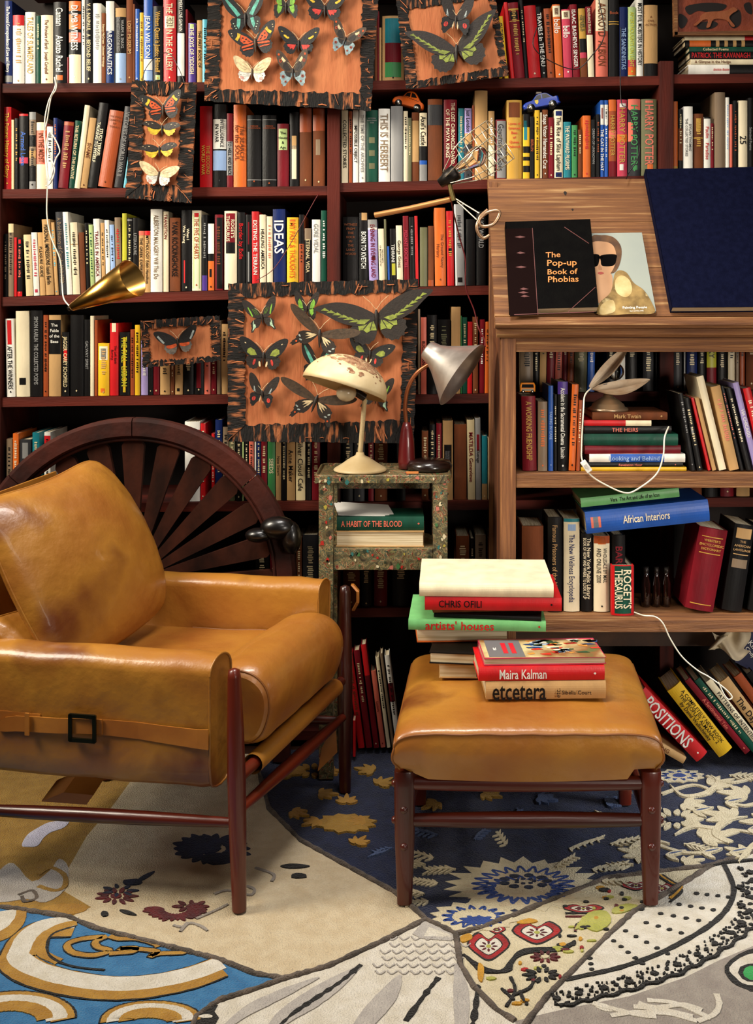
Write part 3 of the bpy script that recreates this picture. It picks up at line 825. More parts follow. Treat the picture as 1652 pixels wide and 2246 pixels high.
# Y of the boards: they hang in front of the shelves
Y1, Y2, Y3, Y4, Y5 = 3.38, 3.37, 3.40, 3.39, 3.36
boardq('large cardboard board with charred black borders and eight butterflies, hanging high above the others',
       [(459, -60), (834, -60), (814, 243), (448, 222)], [(486, -50), (796, -50), (790, 206), (482, 196)], Y1)
boardq('tilted square cardboard board with two large dark butterflies, beside red books on top shelf',
       [(868, -6), (1082, -30), (1116, 166), (892, 196)], [(895, 22), (1072, -6), (1098, 148), (915, 178)], Y2)
boardq('tall narrow cardboard board with four butterflies in a column, between the second shelf books',
       [(290, 176), (432, 182), (420, 446), (276, 434)], [(318, 206), (398, 212), (390, 408), (309, 406)], Y3)
boardq('small cardboard board holding one black and orange butterfly, on the fourth shelf',
       [(308, 704), (482, 692), (484, 792), (314, 806)], [(326, 720), (463, 712), (466, 782), (330, 792)], Y4)
boardq('largest square cardboard board full of butterflies, hanging behind the round cream lamp',
       [(501, 622), (918, 612), (908, 972), (500, 968)], [(536, 652), (886, 642), (878, 922), (538, 932)], Y5)
def Bf(Y, rows):
    for r in rows: butterfly(r[0], r[1], r[2], r[3], r[4], Y-0.004, r[5], *(r[6:] if len(r) > 6 else ()))
Bf(Y1, [(539, 38, 56, 0, 'band', 'black butterfly with turquoise bands at the upper left of the top left board', 12, 0),
 (628, 14, 42, 0, 'green', 'black butterfly with green patches, at the top middle of the large high board', -5, -5),
 (713, 20, 50, 0, 'postman', 'black, yellow and red butterfly in the upper right corner of the large high board', -6, 0),
 (561, 94, 52, -3, 'tiger', 'orange and black butterfly below the turquoise banded one', 12, -8),
 (656, 96, 46, 2, 'postman', 'black, yellow and red butterfly in the centre of the large high board'),
 (758, 88, 42, 18, 'eyes', 'blue grey eyespotted butterfly tilted at the right of the large high board', 8, 10),
 (554, 158, 42, 3, 'pale', 'cream butterfly with pink lower wings at the bottom of the large high board'),
 (643, 158, 46, -2, 'eyes', 'blue grey butterfly with red eyespots at the bottom of the large high board')])
Bf(Y2, [(1000, 43, 50, 3, 'spot', 'smaller dark butterfly with pink lower spots, upper one on the tilted square board', -6, 0),
 (1001, 110, 72, 0, 'bird', 'giant black birdwing butterfly with yellow green teeth on the tilted square board', 22, -6)])
Bf(Y3, [(359, 238, 46, 0, 'tiger', 'orange, yellow and black butterfly at the top of the narrow board', 10, -8),
 (357, 281, 42, -2, 'lemon', 'dark butterfly with yellow lower wings, second in the narrow column', -6, 4),
 (351, 328, 42, 0, 'lemon', 'dark butterfly with yellow lower wings, third in the narrow column', 6, -4),
 (350, 382, 40, 14, 'pale', 'pale cream and pink butterfly at the bottom of the narrow board', 18, 6)])
Bf(Y4, [(391, 748, 45, -3, 'amber', 'single black butterfly with orange lower patches on the small board', 14, 0)])
Bf(Y5, [(575, 694, 44, -10, 'swallow', 'green edged swallowtail butterfly in the upper left corner of the largest board', 5, 8),
 (673, 676, 36, 2, 'green', 'small black butterfly with pale green patches in the top row of the largest board', 0, 0),
 (826, 692, 82, -2, 'bird', 'huge black and green birdwing butterfly in the upper right of the largest board', 30, 16),
 (702, 733, 70, 2, 'long', 'long brown winged butterfly with white veins in the middle of the largest board', -24, 16),
 (579, 780, 54, 3, 'heart', 'black butterfly with green and red patches at the left of the largest board', 0, 0),
 (812, 774, 48, 5, 'heart', 'black butterfly with green and red patches just right of the round cream lamp shade', 0, 16),
 (698, 800, 50, 5, 'band', 'black butterfly with pale green bars partly hidden behind the cream lamp shade', 2, -6),
 (576, 862, 42, -2, 'spot', 'black butterfly with red lower spots in the bottom left of the largest board', -8, 14),
 (694, 876, 70, 20, 'long', 'long brown winged butterfly with white veins low on the largest board', 8, 0),
 (826, 868, 44, 10, 'swallow', 'green edged swallowtail butterfly below the cream lamp shade', 0, 0)])
# ---------------------------------------------------------------- things on the second and first shelves
def flat(x0, x1, yt, yb, Y, col, title='', tcol=None, bands=(), D=0.16, yaw=0, roll=0, rev=False, place='', group='', **k):
    """book lying down, spine (or fore edge) towards the camera between x0..x1; roll tips it in the picture"""
    A = P(x0, (yt+yb)/2, Y); B = P(x1, (yt+yb)/2, Y); Wd = (yb-yt)*Y/F; H = (B-A).length
    Rz = Matrix.Rotation(math.radians(yaw), 3, 'Z') @ Matrix.Rotation(math.radians(roll), 3, 'Y')
    X, Yv, Z = Rz @ Vector((1, 0, 0)), Rz @ Vector((0, 1, 0)), Rz @ Vector((0, 0, 1))
    R = Matrix((Z, Yv, -X)).transposed()
    org = A + X*H
    o = book(org, R, Wd, H, D, col, title.lstrip('~'), tcol, bands, rev=rev, pages=PAGEF, **k)
    if place: reg(o, col, title, place, x0, 20, group, bands)
    return o
g = 'books lying in a stack on the top right shelf'; pl = 'stack on the top right shelf'
flat(1510, 1690, 142, 163, 3.46, 'w', '~absolute disaster', 'r', [(0.5, 1, 'k')], place=pl, group=g, trange=(0.3, 0.5))
flat(1515, 1690, 130, 141.5, 3.46, 'E', 'A Glimpse in the Hedge', 's', place=pl, group=g, trange=(0.05, 0.5))
flat(1513, 1690, 114, 129.5, 3.46, 'k', '~PATRICK THE KAVANAGH', 'r', place=pl, group=g, trange=(0.02, 0.75), size=0.9)
flat(1512, 1690, 103, 113.5, 3.46, 'd', '~Collected Poems', 'c', place=pl, group=g, trange=(0.05, 0.6))
flat(1503, 1690, 89, 102.5, 3.46, 'k', '', None, [(0.05, 0.3, 'o'), (0.36, 0.4, 't'), (0.46, 0.5, 't'), (0.56, 0.6, 't'), (0.66, 0.7, 't')], place=pl, group=g, marks=False)
flat(1502, 1690, 80, 88.5, 3.46, 'E', '', None, [(0.7, 0.8, 'r')], place=pl, group=g, marks=False)
# carved plaque with animals
pq = empty('carved_plaque', P(1565, 80, 3.45)); tag(pq, 'framed red brown carved plaque of running animals resting on stacked books', 'plaque')
PLQ = mat('carved_red_panel', '6E2A14', 0.6, '8A3C1E', 12, bump=0.3, bscale=50)
PLD = mat('carved_dark_recess', '160C0A', 0.8)
def px_poly(pts, Y, d, m, mb): mb.prism([P(x, y, Y) for x, y in pts], (0, d, 0), m)
mb = MB(); px_poly([(1484, -40), (1700, -40), (1700, 72), (1484, 74)], 3.45, 0.02, PLQ, mb)
for q in ([(1505, 14), (1550, 6), (1592, 10), (1585, 22), (1555, 26), (1530, 24), (1512, 32)], [(1530, 52), (1560, 46), (1575, 52), (1562, 62), (1535, 64)],
          [(1600, 30), (1622, 22), (1625, 50), (1610, 62), (1598, 50)], [(1490, 30), (1508, 42), (1500, 60), (1490, 58)], [(1632, 10), (1646, 6), (1650, 30), (1638, 26)]):
    px_poly([(p.x, p.y) for p in cr([(a, b, 0) for a, b in q], 4, True)], 3.449, 0.001, PLD, mb)
an = [(1538, 34), (1552, 26), (1590, 24), (1608, 16), (1618, 22), (1606, 30), (1600, 40), (1612, 56), (1606, 58), (1594, 44), (1566, 42), (1558, 58), (1550, 60), (1554, 44), (1542, 44), (1528, 56), (1522, 54), (1536, 42)]
mb.prism([P(p.x, p.y, 3.446) for p in cr([(a, b, 0) for a, b in an], 3, True)], (0, 0.004, 0), mat('carved_animal', '8E4822', 0.6, '9A5630', 10, bump=0.2)); mb.build('carved_panel', pq)
mb = MB()
for q in ([(1478, -45), (1486, -45), (1487, 76), (1480, 77)], [(1480, 70), (1705, 66), (1705, 76), (1480, 77)]): px_poly(q, 3.44, 0.025, OAK, mb)
mb.build('frame', pq, 0.002)
# toy cars
def toycar(cx, cy, Lp, rot, kind, Y, label, colr, hexx):
    s = Lp*Y/F; a = math.radians(-rot); o = P(cx, cy, Y); e = empty('toy_car', o); tag(e, label, 'toy car')
    m = mat('car_'+colr, hexx, 0.25, coat=0.5); gl = mat('car_window', '101418', 0.15)
    def T(x, z, y=0): return o+Vector((x*math.cos(a)*s-z*math.sin(a)*s, y*s, x*math.sin(a)*s+z*math.cos(a)*s))
    if kind == 'beetle':
        prof = [(-.5, .12), (-.47, .24), (-.36, .31), (-.22, .36), (-.12, .5), (.02, .56), (.16, .53), (.28, .42), (.38, .3), (.48, .24), (.5, .12), (.4, .08), (-.4, .08)]
        win = [[(-.16, .36), (-.1, .47), (.0, .5), (.0, .36)], [(.04, .36), (.04, .5), (.14, .48), (.22, .38)]]
    elif kind == 'sedan':
        prof = [(-.5, .1), (-.5, .2), (-.4, .26), (-.24, .29), (-.1, .42), (.05, .45), (.2, .43), (.36, .3), (.48, .3), (.5, .16), (.46, .09), (-.4, .08)]
        win = [[(-.2, .28), (-.09, .39), (.02, .41), (.02, .29)], [(.05, .29), (.05, .41), (.18, .4), (.28, .3)]]
    else:
        prof = [(-.5, .1), (-.5, .5), (-.42, .68), (.42, .68), (.5, .5), (.5, .1)]
        win = [[(-.4, .36), (-.36, .58), (.36, .58), (.4, .36)]]
    mb = MB(); n = 5; W2 = .22; pts = [(p.x, p.y) for p in cr([(a_, b_, 0) for a_, b_ in prof], 3, True)] if kind != 'bus' else prof
    rings = []
    for k, (yy, sc) in enumerate(((-W2, .9), (-W2*.93, .98), (-W2*.6, 1.0), (W2*.6, 1.0), (W2*.93, .98), (W2, .9))):
        rings.append([T(x*sc, .28+(z-.28)*sc, yy) for x, z in pts])
    k = len(pts); vs = [p for r in rings for p in r]
    mb.add(vs, [(i*k+j, i*k+(j+1) % k, (i+1)*k+(j+1) % k, (i+1)*k+j) for i in range(5) for j in range(k)], m, True)
    mb.add(rings[0], [tuple(reversed(range(k)))], m); mb.add(rings[-1], [tuple(range(k))], m)
    if kind == 'beetle':
        for i in range(14): x = -.24+i*.04; z = .34-(i*.004); mb.prism([T(x, z+(.016 if i % 2 else 0), -W2-.004), T(x+.03, z+(.016 if i % 2 else 0), -W2-.004), T(x+.03, z-.015+(.016 if i % 2 else 0), -W2-.004), T(x, z-.015+(.016 if i % 2 else 0), -W2-.004)], (0, .0003, 0), BLK)
    if kind == 'sedan':
        mb.prism([T(x*.05-.12, z*.06+.22, -W2-.004) for x, z in ((-1, 1), (1, 1), (.9, -.2), (0, -1), (-.9, -.2))], (0, .0003, 0), mat('car_badge', 'D8C050', .4))
    mb.build('car_body', e)
    wm = MB()
    for w in win: wm.prism([T(x, z, -W2-.006) for x, z in w], (0, .004*s, 0), gl)
    wm.build('car_window', e)
    if kind == 'sedan':
        MB().box(T(.0, .48), (.14*s, .2*s, .05*s), mat('car_light_bar', 'D8C8B0', .4)).build('light_bar', e)
    if kind == 'bus':
        MB().prism([T(-.38, .3, -W2-.006), T(.38, .3, -W2-.006), T(.38, .14, -W2-.006), T(-.38, .14, -W2-.006)], (0, .002, 0), mat('car_grille', '9A8A70', .4)).build('grille', e)
    for x in ((-.3, .3) if kind != 'bus' else (-.3, .3)):
        for yy in (-W2-.01, W2-.06):
            w = MB(); w.lathe([(0, 0), (.105*s, 0), (.115*s, .02*s), (.115*s, .06*s), (.1*s, .08*s), (0, .08*s)], T(x, .1, yy), (0, 1, 0), BLK, 20)
            w.lathe([(0, -.004*s), (.05*s, -.004*s), (.055*s, .004*s)], T(x, .1, yy), (0, 1, 0), mat('hub_cap', 'C8C0B0', .3, metal=1), 14); w.build('wheel', e)
toycar(893, 240, 70, 14, 'beetle', 3.48, 'small orange toy beetle car parked on grey books of the second shelf', 'orange', 'E0641A')
toycar(1188, 243, 80, -10, 'sedan', 3.48, 'blue toy police car parked on yellow and black books of the second shelf', 'blue', '0C38A4')
toycar(1157, 862, 34, 0, 'bus', 3.20, 'orange toy van seen from behind on the red book inside the desk', 'yellow_orange', 'F08A14')
# ---------------------------------------------------------------- desk with sloping top
YF, YK = 3.10, 3.42
desk = empty('writing_desk', (0.65, 3.2, 0)); tag(desk, 'tall limed oak writing desk with sloping top and two open book shelves', 'desk')
XL, XR = 0.258, 1.31
def zf(py, Y=YF): return CH-(py-CY)*Y/F
mb = MB()
prof = [(YK, 0), (YF+.03, 0), (YF+.03, zf(700)), (YK, 1.768)]
MB().prism([(XL, y, z) for y, z in prof], (.016, 0, 0), mat('desk_side_wood', '4A2814', .6, '6E3E1E', 7, (3, 3, .3), .2, 60)).build('side_panel', desk, .001)
MB().prism([(XR, y, z) for y, z in prof], (.016, 0, 0), MATS['desk_side_wood']).build('side_panel', desk, .001)
MB().bb(XL, XL+.043, YF, YF+.043, 0, zf(742), OAKV).build('front_post', desk, .002)
MB().bb(XR-.027, XR+.016, YF, YF+.043, 0, zf(742), OAKV).build('front_post', desk, .002)
MB().bb(XL-.012, XL+.014, YK-.03, YK, 0, 1.765, OAKV).build('rear_post', desk, .002)
# sloping top
s0 = Vector((0, YF+.02, zf(694, YF+.02))); s1 = Vector((0, YK-.01, zf(392, YK-.01))); sv = (s1-s0); sn = Vector((0, -sv.z, sv.y)).normalized()
if sn.z < 0: sn = -sn
slope_n = sn; slope_p = s0
def SLP(px, py, h=0.0): return onplane(px, py, slope_p+slope_n*h, slope_n)
A = Vector((XL-.016, 0, 0)); Bx = Vector((XR+.016, 0, 0))
mb = MB()
for k in range(3):                                       # three boards
    a = s0+sv*(k/3+.002); b = s0+sv*((k+1)/3-.001)
    mb.prism([A+a, Bx+a, Bx+b, A+b], -slope_n*.022, OAK)
mb.build('sloping_top', desk, .0015)
mb = MB()
for (x, y, r1, r2) in ((1240, 424, .0045, .008), (1256, 460, .003, .004)):
    c = SLP(x, y, .0005); mb.prism([c+Vector((math.cos(t)*r1*(1+.3*math.sin(3*t)), 0, 0))+sv.normalized()*math.sin(t)*r2 for t in [i*math.pi/6 for i in range(12)]], slope_n*.0006, mat('wood_knot', '1A0E08', .8))
mb.build('knot', desk)
# moulded ledge and apron
def prof_x(pts, x0, x1, m, name):
    MB().prism([(x0, y, z) for y, z in pts], (x1-x0, 0, 0), m).build(name, desk, .001)
z0 = zf(698)
prof_x([(YF+.03, z0-.028), (YF-.022, z0-.028), (YF-.03, z0-.018), (YF-.026, z0-.004), (YF-.012, z0+.004), (YF+.012, z0+.002), (YF+.03, z0)], XL-.018, XR+.02, OAK, 'ledge_moulding')
prof_x([(YF+.03, z0-.055), (YF-.004, z0-.055), (YF-.014, z0-.046), (YF-.012, z0-.029), (YF+.03, z0-.029)], XL-.012, XR+.018, OAK, 'lower_moulding')
prof_x([(YF+.03, zf(772)), (YF+.002, zf(772)), (YF+.002, z0-.056), (YF+.03, z0-.056)], XL+.0, XR+.01, OAK, 'apron')
ZS1, ZS2 = zf(1041), zf(1360)
for zz, h in ((ZS1, .038), (ZS2, .036)):
    MB().bb(XL+.044, XR-.028, YF+.004, YF+.03, zz-h, zz, OAK).build('shelf_rail', desk, .001)
    MB().bb(XL+.018, XR-.001, YF+.031, YK-.03, zz-.016, zz-.001, OAK).build('shelf_board', desk, .001)
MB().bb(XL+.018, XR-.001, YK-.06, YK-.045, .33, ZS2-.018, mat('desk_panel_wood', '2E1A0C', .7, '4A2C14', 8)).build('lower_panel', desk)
# books leaning on the slope
def slopebook(q, name, label, m, th, h0=0.001, mat2=None, cat='book'):
    pts = [SLP(x, y, h0) for x, y in q]
    c = MB(); c.prism([p+slope_n*(th-.002) for p in pts], slope_n*.002, m); c.prism(pts, slope_n*.002, m)
    c.prism([pts[0], pts[3], pts[3]+slope_n*th, pts[0]+slope_n*th], (pts[1]-pts[0]).normalized()*.002, m)
    o = c.build(name); tag(o, label, cat)
    cen = sum(pts, Vector())/4
    pb = [cen+(p-cen)*.985 for p in pts]
    MB().prism([p+slope_n*.002 for p in pb], slope_n*(th-.004), PAGEF).build('page_block', o)
    return o
BKC = mat('black_book_cloth', '050404', .8, '080706', 30, bump=.15, bscale=200, spec=.05)
PHOB = slopebook([(1107, 500), (1292, 494), (1310, 686), (1117, 691)], 'book', 'black pop-up book with orange title leaning on the left of the sloping desk top', BKC, .030, .0128)
def on(x, y, h): return SLP(x, y, h)
def slx(x, y, h): return ((SLP(x+1, y, h)-SLP(x, y, h)).normalized(), (SLP(x, y-1, h)-SLP(x, y, h)).normalized())
cv = MB(); H = .0432; og = mat('orange_lettering', 'C87A28', .5); rd = mat('faint_red_line', '5A2018', .6); dk = mat('dark_red_panel', '120504', .8, spec=.05)
cv.prism([on(x, y, H) for x, y in ((1109, 502), (1168, 500), (1180, 690), (1119, 694))], slope_n*.0004, dk)
for l in (((1168, 500), (1180, 690)), ((1238, 498), (1292, 534)), ((1246, 684), (1306, 630)), ((1128, 690), (1304, 684))):
    a, b = l; d = Vector((b[0]-a[0], b[1]-a[1], 0)).normalized(); n_ = (-d.y*.7, d.x*.7)
    cv.prism([on(a[0]-n_[0], a[1]-n_[1], H+.0005), on(b[0]-n_[0], b[1]-n_[1], H+.0005), on(b[0]+n_[0], b[1]+n_[1], H+.0005), on(a[0]+n_[0], a[1]+n_[1], H+.0005)], slope_n*.0003, rd)
for t, x, y, x2 in (('The', 1197, 565, 1230), ('Pop-up', 1199, 583, 1266), ('Book of', 1200, 602, 1266), ('Phobias', 1201, 619, 1270)):
    u, v = slx(x, y, H); a = on(x, y, H+.001); w = (on(x2, y-1, H+.001)-a).length
    cv.text(t, a, (on(x2, y-1.5, H+.001)-a), v, w/textw(t), og, align='l')
for i, (x, y) in enumerate(((1141, 520), (1141, 555), (1143, 586), (1148, 634), (1148, 642), (1150, 650))):
    cv.prism([on(x-12+4*(i % 2), y, H+.0005), on(x, y-3, H+.0005), on(x+12, y, H+.0005), on(x, y+2, H+.0005)], slope_n*.0003, rd)
cv.build('cover_print', PHOB)
PEOP = slopebook([(1283, 516), (1407, 514), (1438, 686), (1305, 688)], 'book', 'portrait cover book with sunglasses and fur collar leaning beside the black book', mat('portrait_cover_sky', 'A2A89C', .6, '949C96', 4, spec=.2), .009, .001)
pt = MB(); H = .0105; skin = mat('portrait_skin', 'C89A70', .6, 'A8784E', 5); hair = mat('portrait_hair', '4A2E16', .7, '6E4A26', 30); fur = mat('portrait_fur', 'A88A50', .8, '6A5228', 26, hex3='D8C48A')
def blob(pts, m, h): pt.prism([on(p.x, p.y, h) for p in cr([(a, b, 0) for a, b in pts], 5, True)], slope_n*.0002, m)
blob([(1296, 524), (1320, 516), (1345, 520), (1362, 540), (1362, 570), (1350, 596), (1330, 600), (1300, 600)], hair, H)
blob([(1296, 536), (1325, 530), (1346, 540), (1352, 568), (1342, 596), (1324, 611), (1306, 604), (1297, 590)], skin, H+.0004)
blob([(1304, 596), (1338, 598), (1344, 622), (1338, 660), (1312, 664), (1306, 630)], skin, H+.0003)
blob([(1312, 690), (1316, 664), (1340, 640), (1350, 598), (1372, 596), (1390, 620), (1412, 636), (1430, 664), (1434, 687), (1380, 689)], fur, H+.0006)
blob([(1350, 615), (1364, 604), (1382, 616), (1386, 640), (1372, 652), (1352, 640)], mat('portrait_fur_light', 'D8C48E', .8, 'B09458', 20), H+.0009)
blob([(1316, 688), (1320, 668), (1344, 658), (1350, 680), (1336, 688)], MATS['portrait_fur_light'], H+.0009)
for q in ([(1297, 560), (1314, 559), (1314, 574), (1310, 583), (1299, 584)], [(1319, 560), (1350, 558), (1352, 568), (1346, 582), (1322, 583), (1318, 572)], [(1312, 562), (1322, 562), (1322, 567), (1312, 567)]): blob(q, mat('printed_black', '060505', .8, spec=.05), H+.0009)
blob([(1311, 599), (1318, 596), (1325, 599), (1318, 602)], mat('portrait_lips', 'A03A2A', .5), H+.0009)
blob([(1314, 580), (1318, 584), (1321, 591), (1313, 591)], mat('portrait_shade', 'A07048', .6), H+.0007)
a = on(1366, 677, H+.0014); pt.text('Painting People', a, on(1420, 676, H+.0014)-a, sv, (on(1420, 676, H+.0014)-a).length/textw('Painting People'), mat('white_lettering', 'F0EEE6', .5), align='l')
a = on(1382, 683, H+.0014); pt.text('figure painting today', a, on(1422, 682, H+.0014)-a, sv, .0048, MATS['white_lettering'], align='l', maxw=.05)
pt.build('cover_print', PEOP)
NAVY = mat('navy_book_cloth', '050820', .9, '0A0E28', 60, bump=.2, bscale=250, spec=.08)
slopebook([(1412, 384), (1700, 378), (1760, 684), (1470, 686)], 'book', 'oversized plain navy cloth book leaning on the right of the desk top', NAVY, .028, .001)
# ---------------------------------------------------------------- books inside the desk
g = 'books standing on the upper desk shelf'; pl = 'upper desk shelf'; yl = lambda x: CY+(CH-ZS1)*F/3.16
row('1A', '''1146 1178 868 m -3|A WORKING FRIENDSHIP|G
1180 1201 880 u 0||o|
1203 1214 845 b 0|TAKING IN CARE|z
1215 1222 864 k 0||E
1223 1246 836 k 0|Accident in the Sacramental Cinema  Lincoln|w|0-0.14:p
1247 1262 842 o 8|||
1264 1272 877 j 6||E''', Y=3.16, D=.15, place=pl, group=g, line=yl)
DY = 1042-(CY+(CH-ZS1)*F/3.17); g = 'books stacked under the shell lamp'; pl = 'stack under the shell lamp'
for a in ((1274, 1506, 1034, 1042, 'y', '', None, ()), (1282, 1500, 1024, 1034, 'k', '~Revelation Hour', 'h', ()), (1293, 1503, 1005, 1023, 'w', 'Looking and Behind', 'z', ((.22, .78, 'b'),)),
          (1283, 1495, 987, 1005, 'm', '', None, ()), (1280, 1486, 961, 986, 'd', '', None, ()), (1282, 1474, 944, 960, 'k', 'THE HEIRS', 'h', ()), (1281, 1428, 931, 943, 'r', '', None, ((.62, 1, 'E'),)), (1300, 1464, 914, 930, 's', '~Mark Twain', 't', ())):
    flat(a[0], a[1], a[2]-DY, a[3]-DY, 3.17, a[4], a[5], a[6], a[7], D=.17, yaw=random.uniform(-2, 2), place=pl, group=g, marks=False)
g = 'books leaning at the right of the upper desk shelf'; pl = 'right of the upper desk shelf'
row('1A', '''1515 1526 862 k -28||e
1529 1542 872 k -30|||0.4-0.5:e:0.3-0.6
1553 1560 872 r -38|||N
1563 1572 872 t -39|||N
1577 1594 824 E -51|||N
1600 1622 846 t -42||h
1624 1632 846 k -44||h
1637 1650 850 k -46||E
1654 1668 838 l -48|VIA CHICAGO|w|
1672 1690 850 r -44''', Y=3.16, D=.15, place=pl, group=g, line=lambda x: CY+(CH-ZS1)*F/3.16)
g = 'books on the lower desk shelf'; pl = 'lower desk shelf'
row('1A', '''1144 1193 1152 s 0|~Famous/Fist|k|H @0.45-0.62
1201 1233 1133 k 0|~Famous Prisoners of the Mind|t|@0.08-0.8 %0.4
1236 1272 1136 E 0|The New Wellness Encyclopedia|n|0-0.035:q 0.06-0.13:z:0.25-0.75 @0.17-0.9 %0.6
1275 1299 1168 k 0|The New York Public Library/BOOK OF HOW AND WHERE TO LOOK IT UP|E|@0.06-0.84 %0.8
1302 1338 1174 E 0|WHOLESALE BY MAIL/AND ONLINE 2000|k|0-0.1:j 0.01-0.11:o:0.2-0.8 @0.16-0.62
1343 1372 1172 k 0|~BARTLETTS|m|
1376 1392 1240 k''', Y=3.18, D=.14, place=pl, group=g, line=lambda x: CY+(CH-ZS2)*F/3.18)
upright(1341, 1391, 1239, CY+(CH-ZS2)*F/3.15, 3.15, 0, 'r', "ROGET'S/THESAURUS", 'E', ((0.01, .96, 'd', .13, .87),), D=.02, place=pl, group=g, size=.8)
flat(1285, 1556, 1123, 1171, 3.15, 'b', 'African Interiors', 'E', ((.04, .12, 'h', .2, .8), (.06, .10, 'a', .3, .7)), D=.2, roll=-6, place=pl, group=g, trange=(.3, .68), size=.75, logo=False)
flat(1274, 1491, 1093, 1113, 3.15, 'V', 'Vera  The Art and Life of an Icon', 'k', (), D=.18, roll=-6.2, place=pl, group=g, trange=(.3, .8), size=.5)
row('1A', '''1500 1566 1158 m 34|WEBSTER'S/ENCYCLOPEDIC/DICTIONARY|G|0.1-0.11:G:0.1-0.9 0.3-0.31:G:0.1-0.9 0.92-0.93:G:0.1-0.9 H @0.12-0.3 %0.5
1582 1628 1150 k 30|THE/AMERICAN/LANGUAGE|t|0.04-0.16:t:0.1-0.9 0.34-0.35:t:0.1-0.9 0.4-0.5:u:0.15-0.85 H @0.17-0.33
1640 1680 1160 k 30''', Y=3.17, D=.15, place=pl, group=g, line=lambda x: CY+(CH-ZS2)*F/3.17)
# dark jars behind the lower shelf opening
for i, (x, w) in enumerate(((1417, 10.5), (1440, 9.5), (1462, 9.5))):
    b = Vector(((x-CX)*3.24/F, 3.24, ZS2)); r = w*3.24/F; j = empty('glass_jar', b)
    tag(j, ['small dark glass jar next to the red thesaurus', 'small dark glass jar, middle one of the three on the lower desk shelf', 'small dark glass jar nearest the maroon dictionary'][i], 'jar', 'dark jars on the lower desk shelf')
    MB().lathe([(0, 0), (r*.9, 0), (r, .01), (r, .07), (r*.6, .09), (r*.6, .105), (r*.5, .105), (r*.5, .09)], b, (0, 0, 1), mat('dark_glass', '180A06', .06, coat=1), 24).build('jar_body', j)
    MB().lathe([(0, .118), (r*.62, .118), (r*.66, .105), (r*.66, .1)], b, (0, 0, 1), DARKM, 20).build('lid', j)
# ---------------------------------------------------------------- painted stool
YS0, YS1 = 3.17, 3.41
def paint_mat():
    m = bpy.data.materials.new('paint_spattered_wood'); m.use_nodes = True; nt = m.node_tree; N = nt.nodes; Lk = nt.links; b = N['Principled BSDF']
    tc = N.new('ShaderNodeTexCoord'); nz = N.new('ShaderNodeTexNoise'); nz.inputs['Scale'].default_value = 22; nz.inputs['Detail'].default_value = 3; nz.inputs['Distortion'].default_value = 2.2
    rp = N.new('ShaderNodeValToRGB'); rp.color_ramp.interpolation = 'LINEAR'; e = rp.color_ramp.elements
    e[0].position = 0.0; e[0].color = lin('1C1A12'); e[1].position = 1.0; e[1].color = lin('2A3A2A')
    for p, h in ((.30, '2E2A1A'), (.38, '5E5034'), (.43, '3A4430'), (.47, '8A7A50'), (.50, '5A4A30'), (.53, '2E4A3C'), (.56, 'A08A60'), (.59, '7A2018'), (.61, '4A3A22'), (.66, '6E6A3E'), (.72, '1E2A26')):
        x = e.new(p); x.color = lin(h)
    n2 = N.new('ShaderNodeTexNoise'); n2.inputs['Scale'].default_value = 60; n2.inputs['Detail'].default_value = 6
    bp = N.new('ShaderNodeBump'); bp.inputs['Strength'].default_value = .6; bp.inputs['Distance'].default_value = .004
    Lk.new(tc.outputs['Object'], nz.inputs['Vector']); Lk.new(tc.outputs['Object'], n2.inputs['Vector']); Lk.new(nz.outputs['Fac'], rp.inputs[0]); Lk.new(rp.outputs[0], b.inputs['Base Color'])
    Lk.new(n2.outputs['Fac'], bp.inputs['Height']); Lk.new(bp.outputs[0], b.inputs['Normal']); b.inputs['Roughness'].default_value = .5; return m
PAINT = paint_mat()
def spatter(mb, a, b, n, c, nrm=Vector((0, -1, 0))):
    for i in range(n//3):
        p = Vector([a[k]+(b[k]-a[k])*random.random() for k in range(3)]); r = random.uniform(.003, .009)
        u = Vector((1, 0, 0)); v = nrm.cross(u).normalized(); m = mat('paint_'+random.choice(c), '888888')
        mb.prism([p+nrm*.0006+(u*math.cos(t)*random.uniform(.5, 1)+v*math.sin(t)*random.uniform(.5, 1.3))*r for t in [k*math.pi/4 for k in range(8)]], nrm*.0008, m)
for n_, h_ in (('red', 'A82218'), ('green', '3A6A3A'), ('teal', '2A6A66'), ('white', 'D0C4A0'), ('pink', 'B86A5A'), ('yellow', 'A89A3A'), ('darkgreen', '26301E')): mat('paint_'+n_, h_, .5)
CS = ['red', 'green', 'teal', 'white', 'pink', 'yellow', 'darkgreen', 'white', 'darkgreen']
st = empty('painted_stool', (-.08, 3.29, 0)); tag(st, 'tall paint spattered wooden stand with an open shelf, between armchair and ottoman books', 'stool')
zt = zf(1046, YS0); sx0, sx1 = (690-CX)*YS0/F, (991-CX)*YS0/F
def rrect(x0, x1, y0, y1, r, z, n=5):
    out = []
    for cx, cy, a0 in ((x1-r, y1-r, 0), (x0+r, y1-r, 90), (x0+r, y0+r, 180), (x1-r, y0+r, 270)):
        for i in range(n+1): a = math.radians(a0+90*i/n); out.append((cx+r*math.cos(a), cy+r*math.sin(a), z))
    return out
mb = MB(); mb.prism(rrect(sx0, sx1, YS0, YS1, .02, zt-.018), (0, 0, .018), PAINT)
rim = [Vector(p) for p in rrect(sx0+.004, sx1-.004, YS0+.004, YS1-.004, .02, zt+.001)]; mb.tube(rim+[rim[0]], .0045, PAINT, 8, caps=False)
spatter(mb, (sx0+.02, YS0+.02, zt), (sx1-.02, YS1-.02, zt), 60, CS, Vector((0, 0, 1))); spatter(mb, (sx0+.01, YS0-.001, zt-.015), (sx1-.01, YS0-.001, zt-.003), 40, CS); mb.build('stool_top', st)
lw = .042
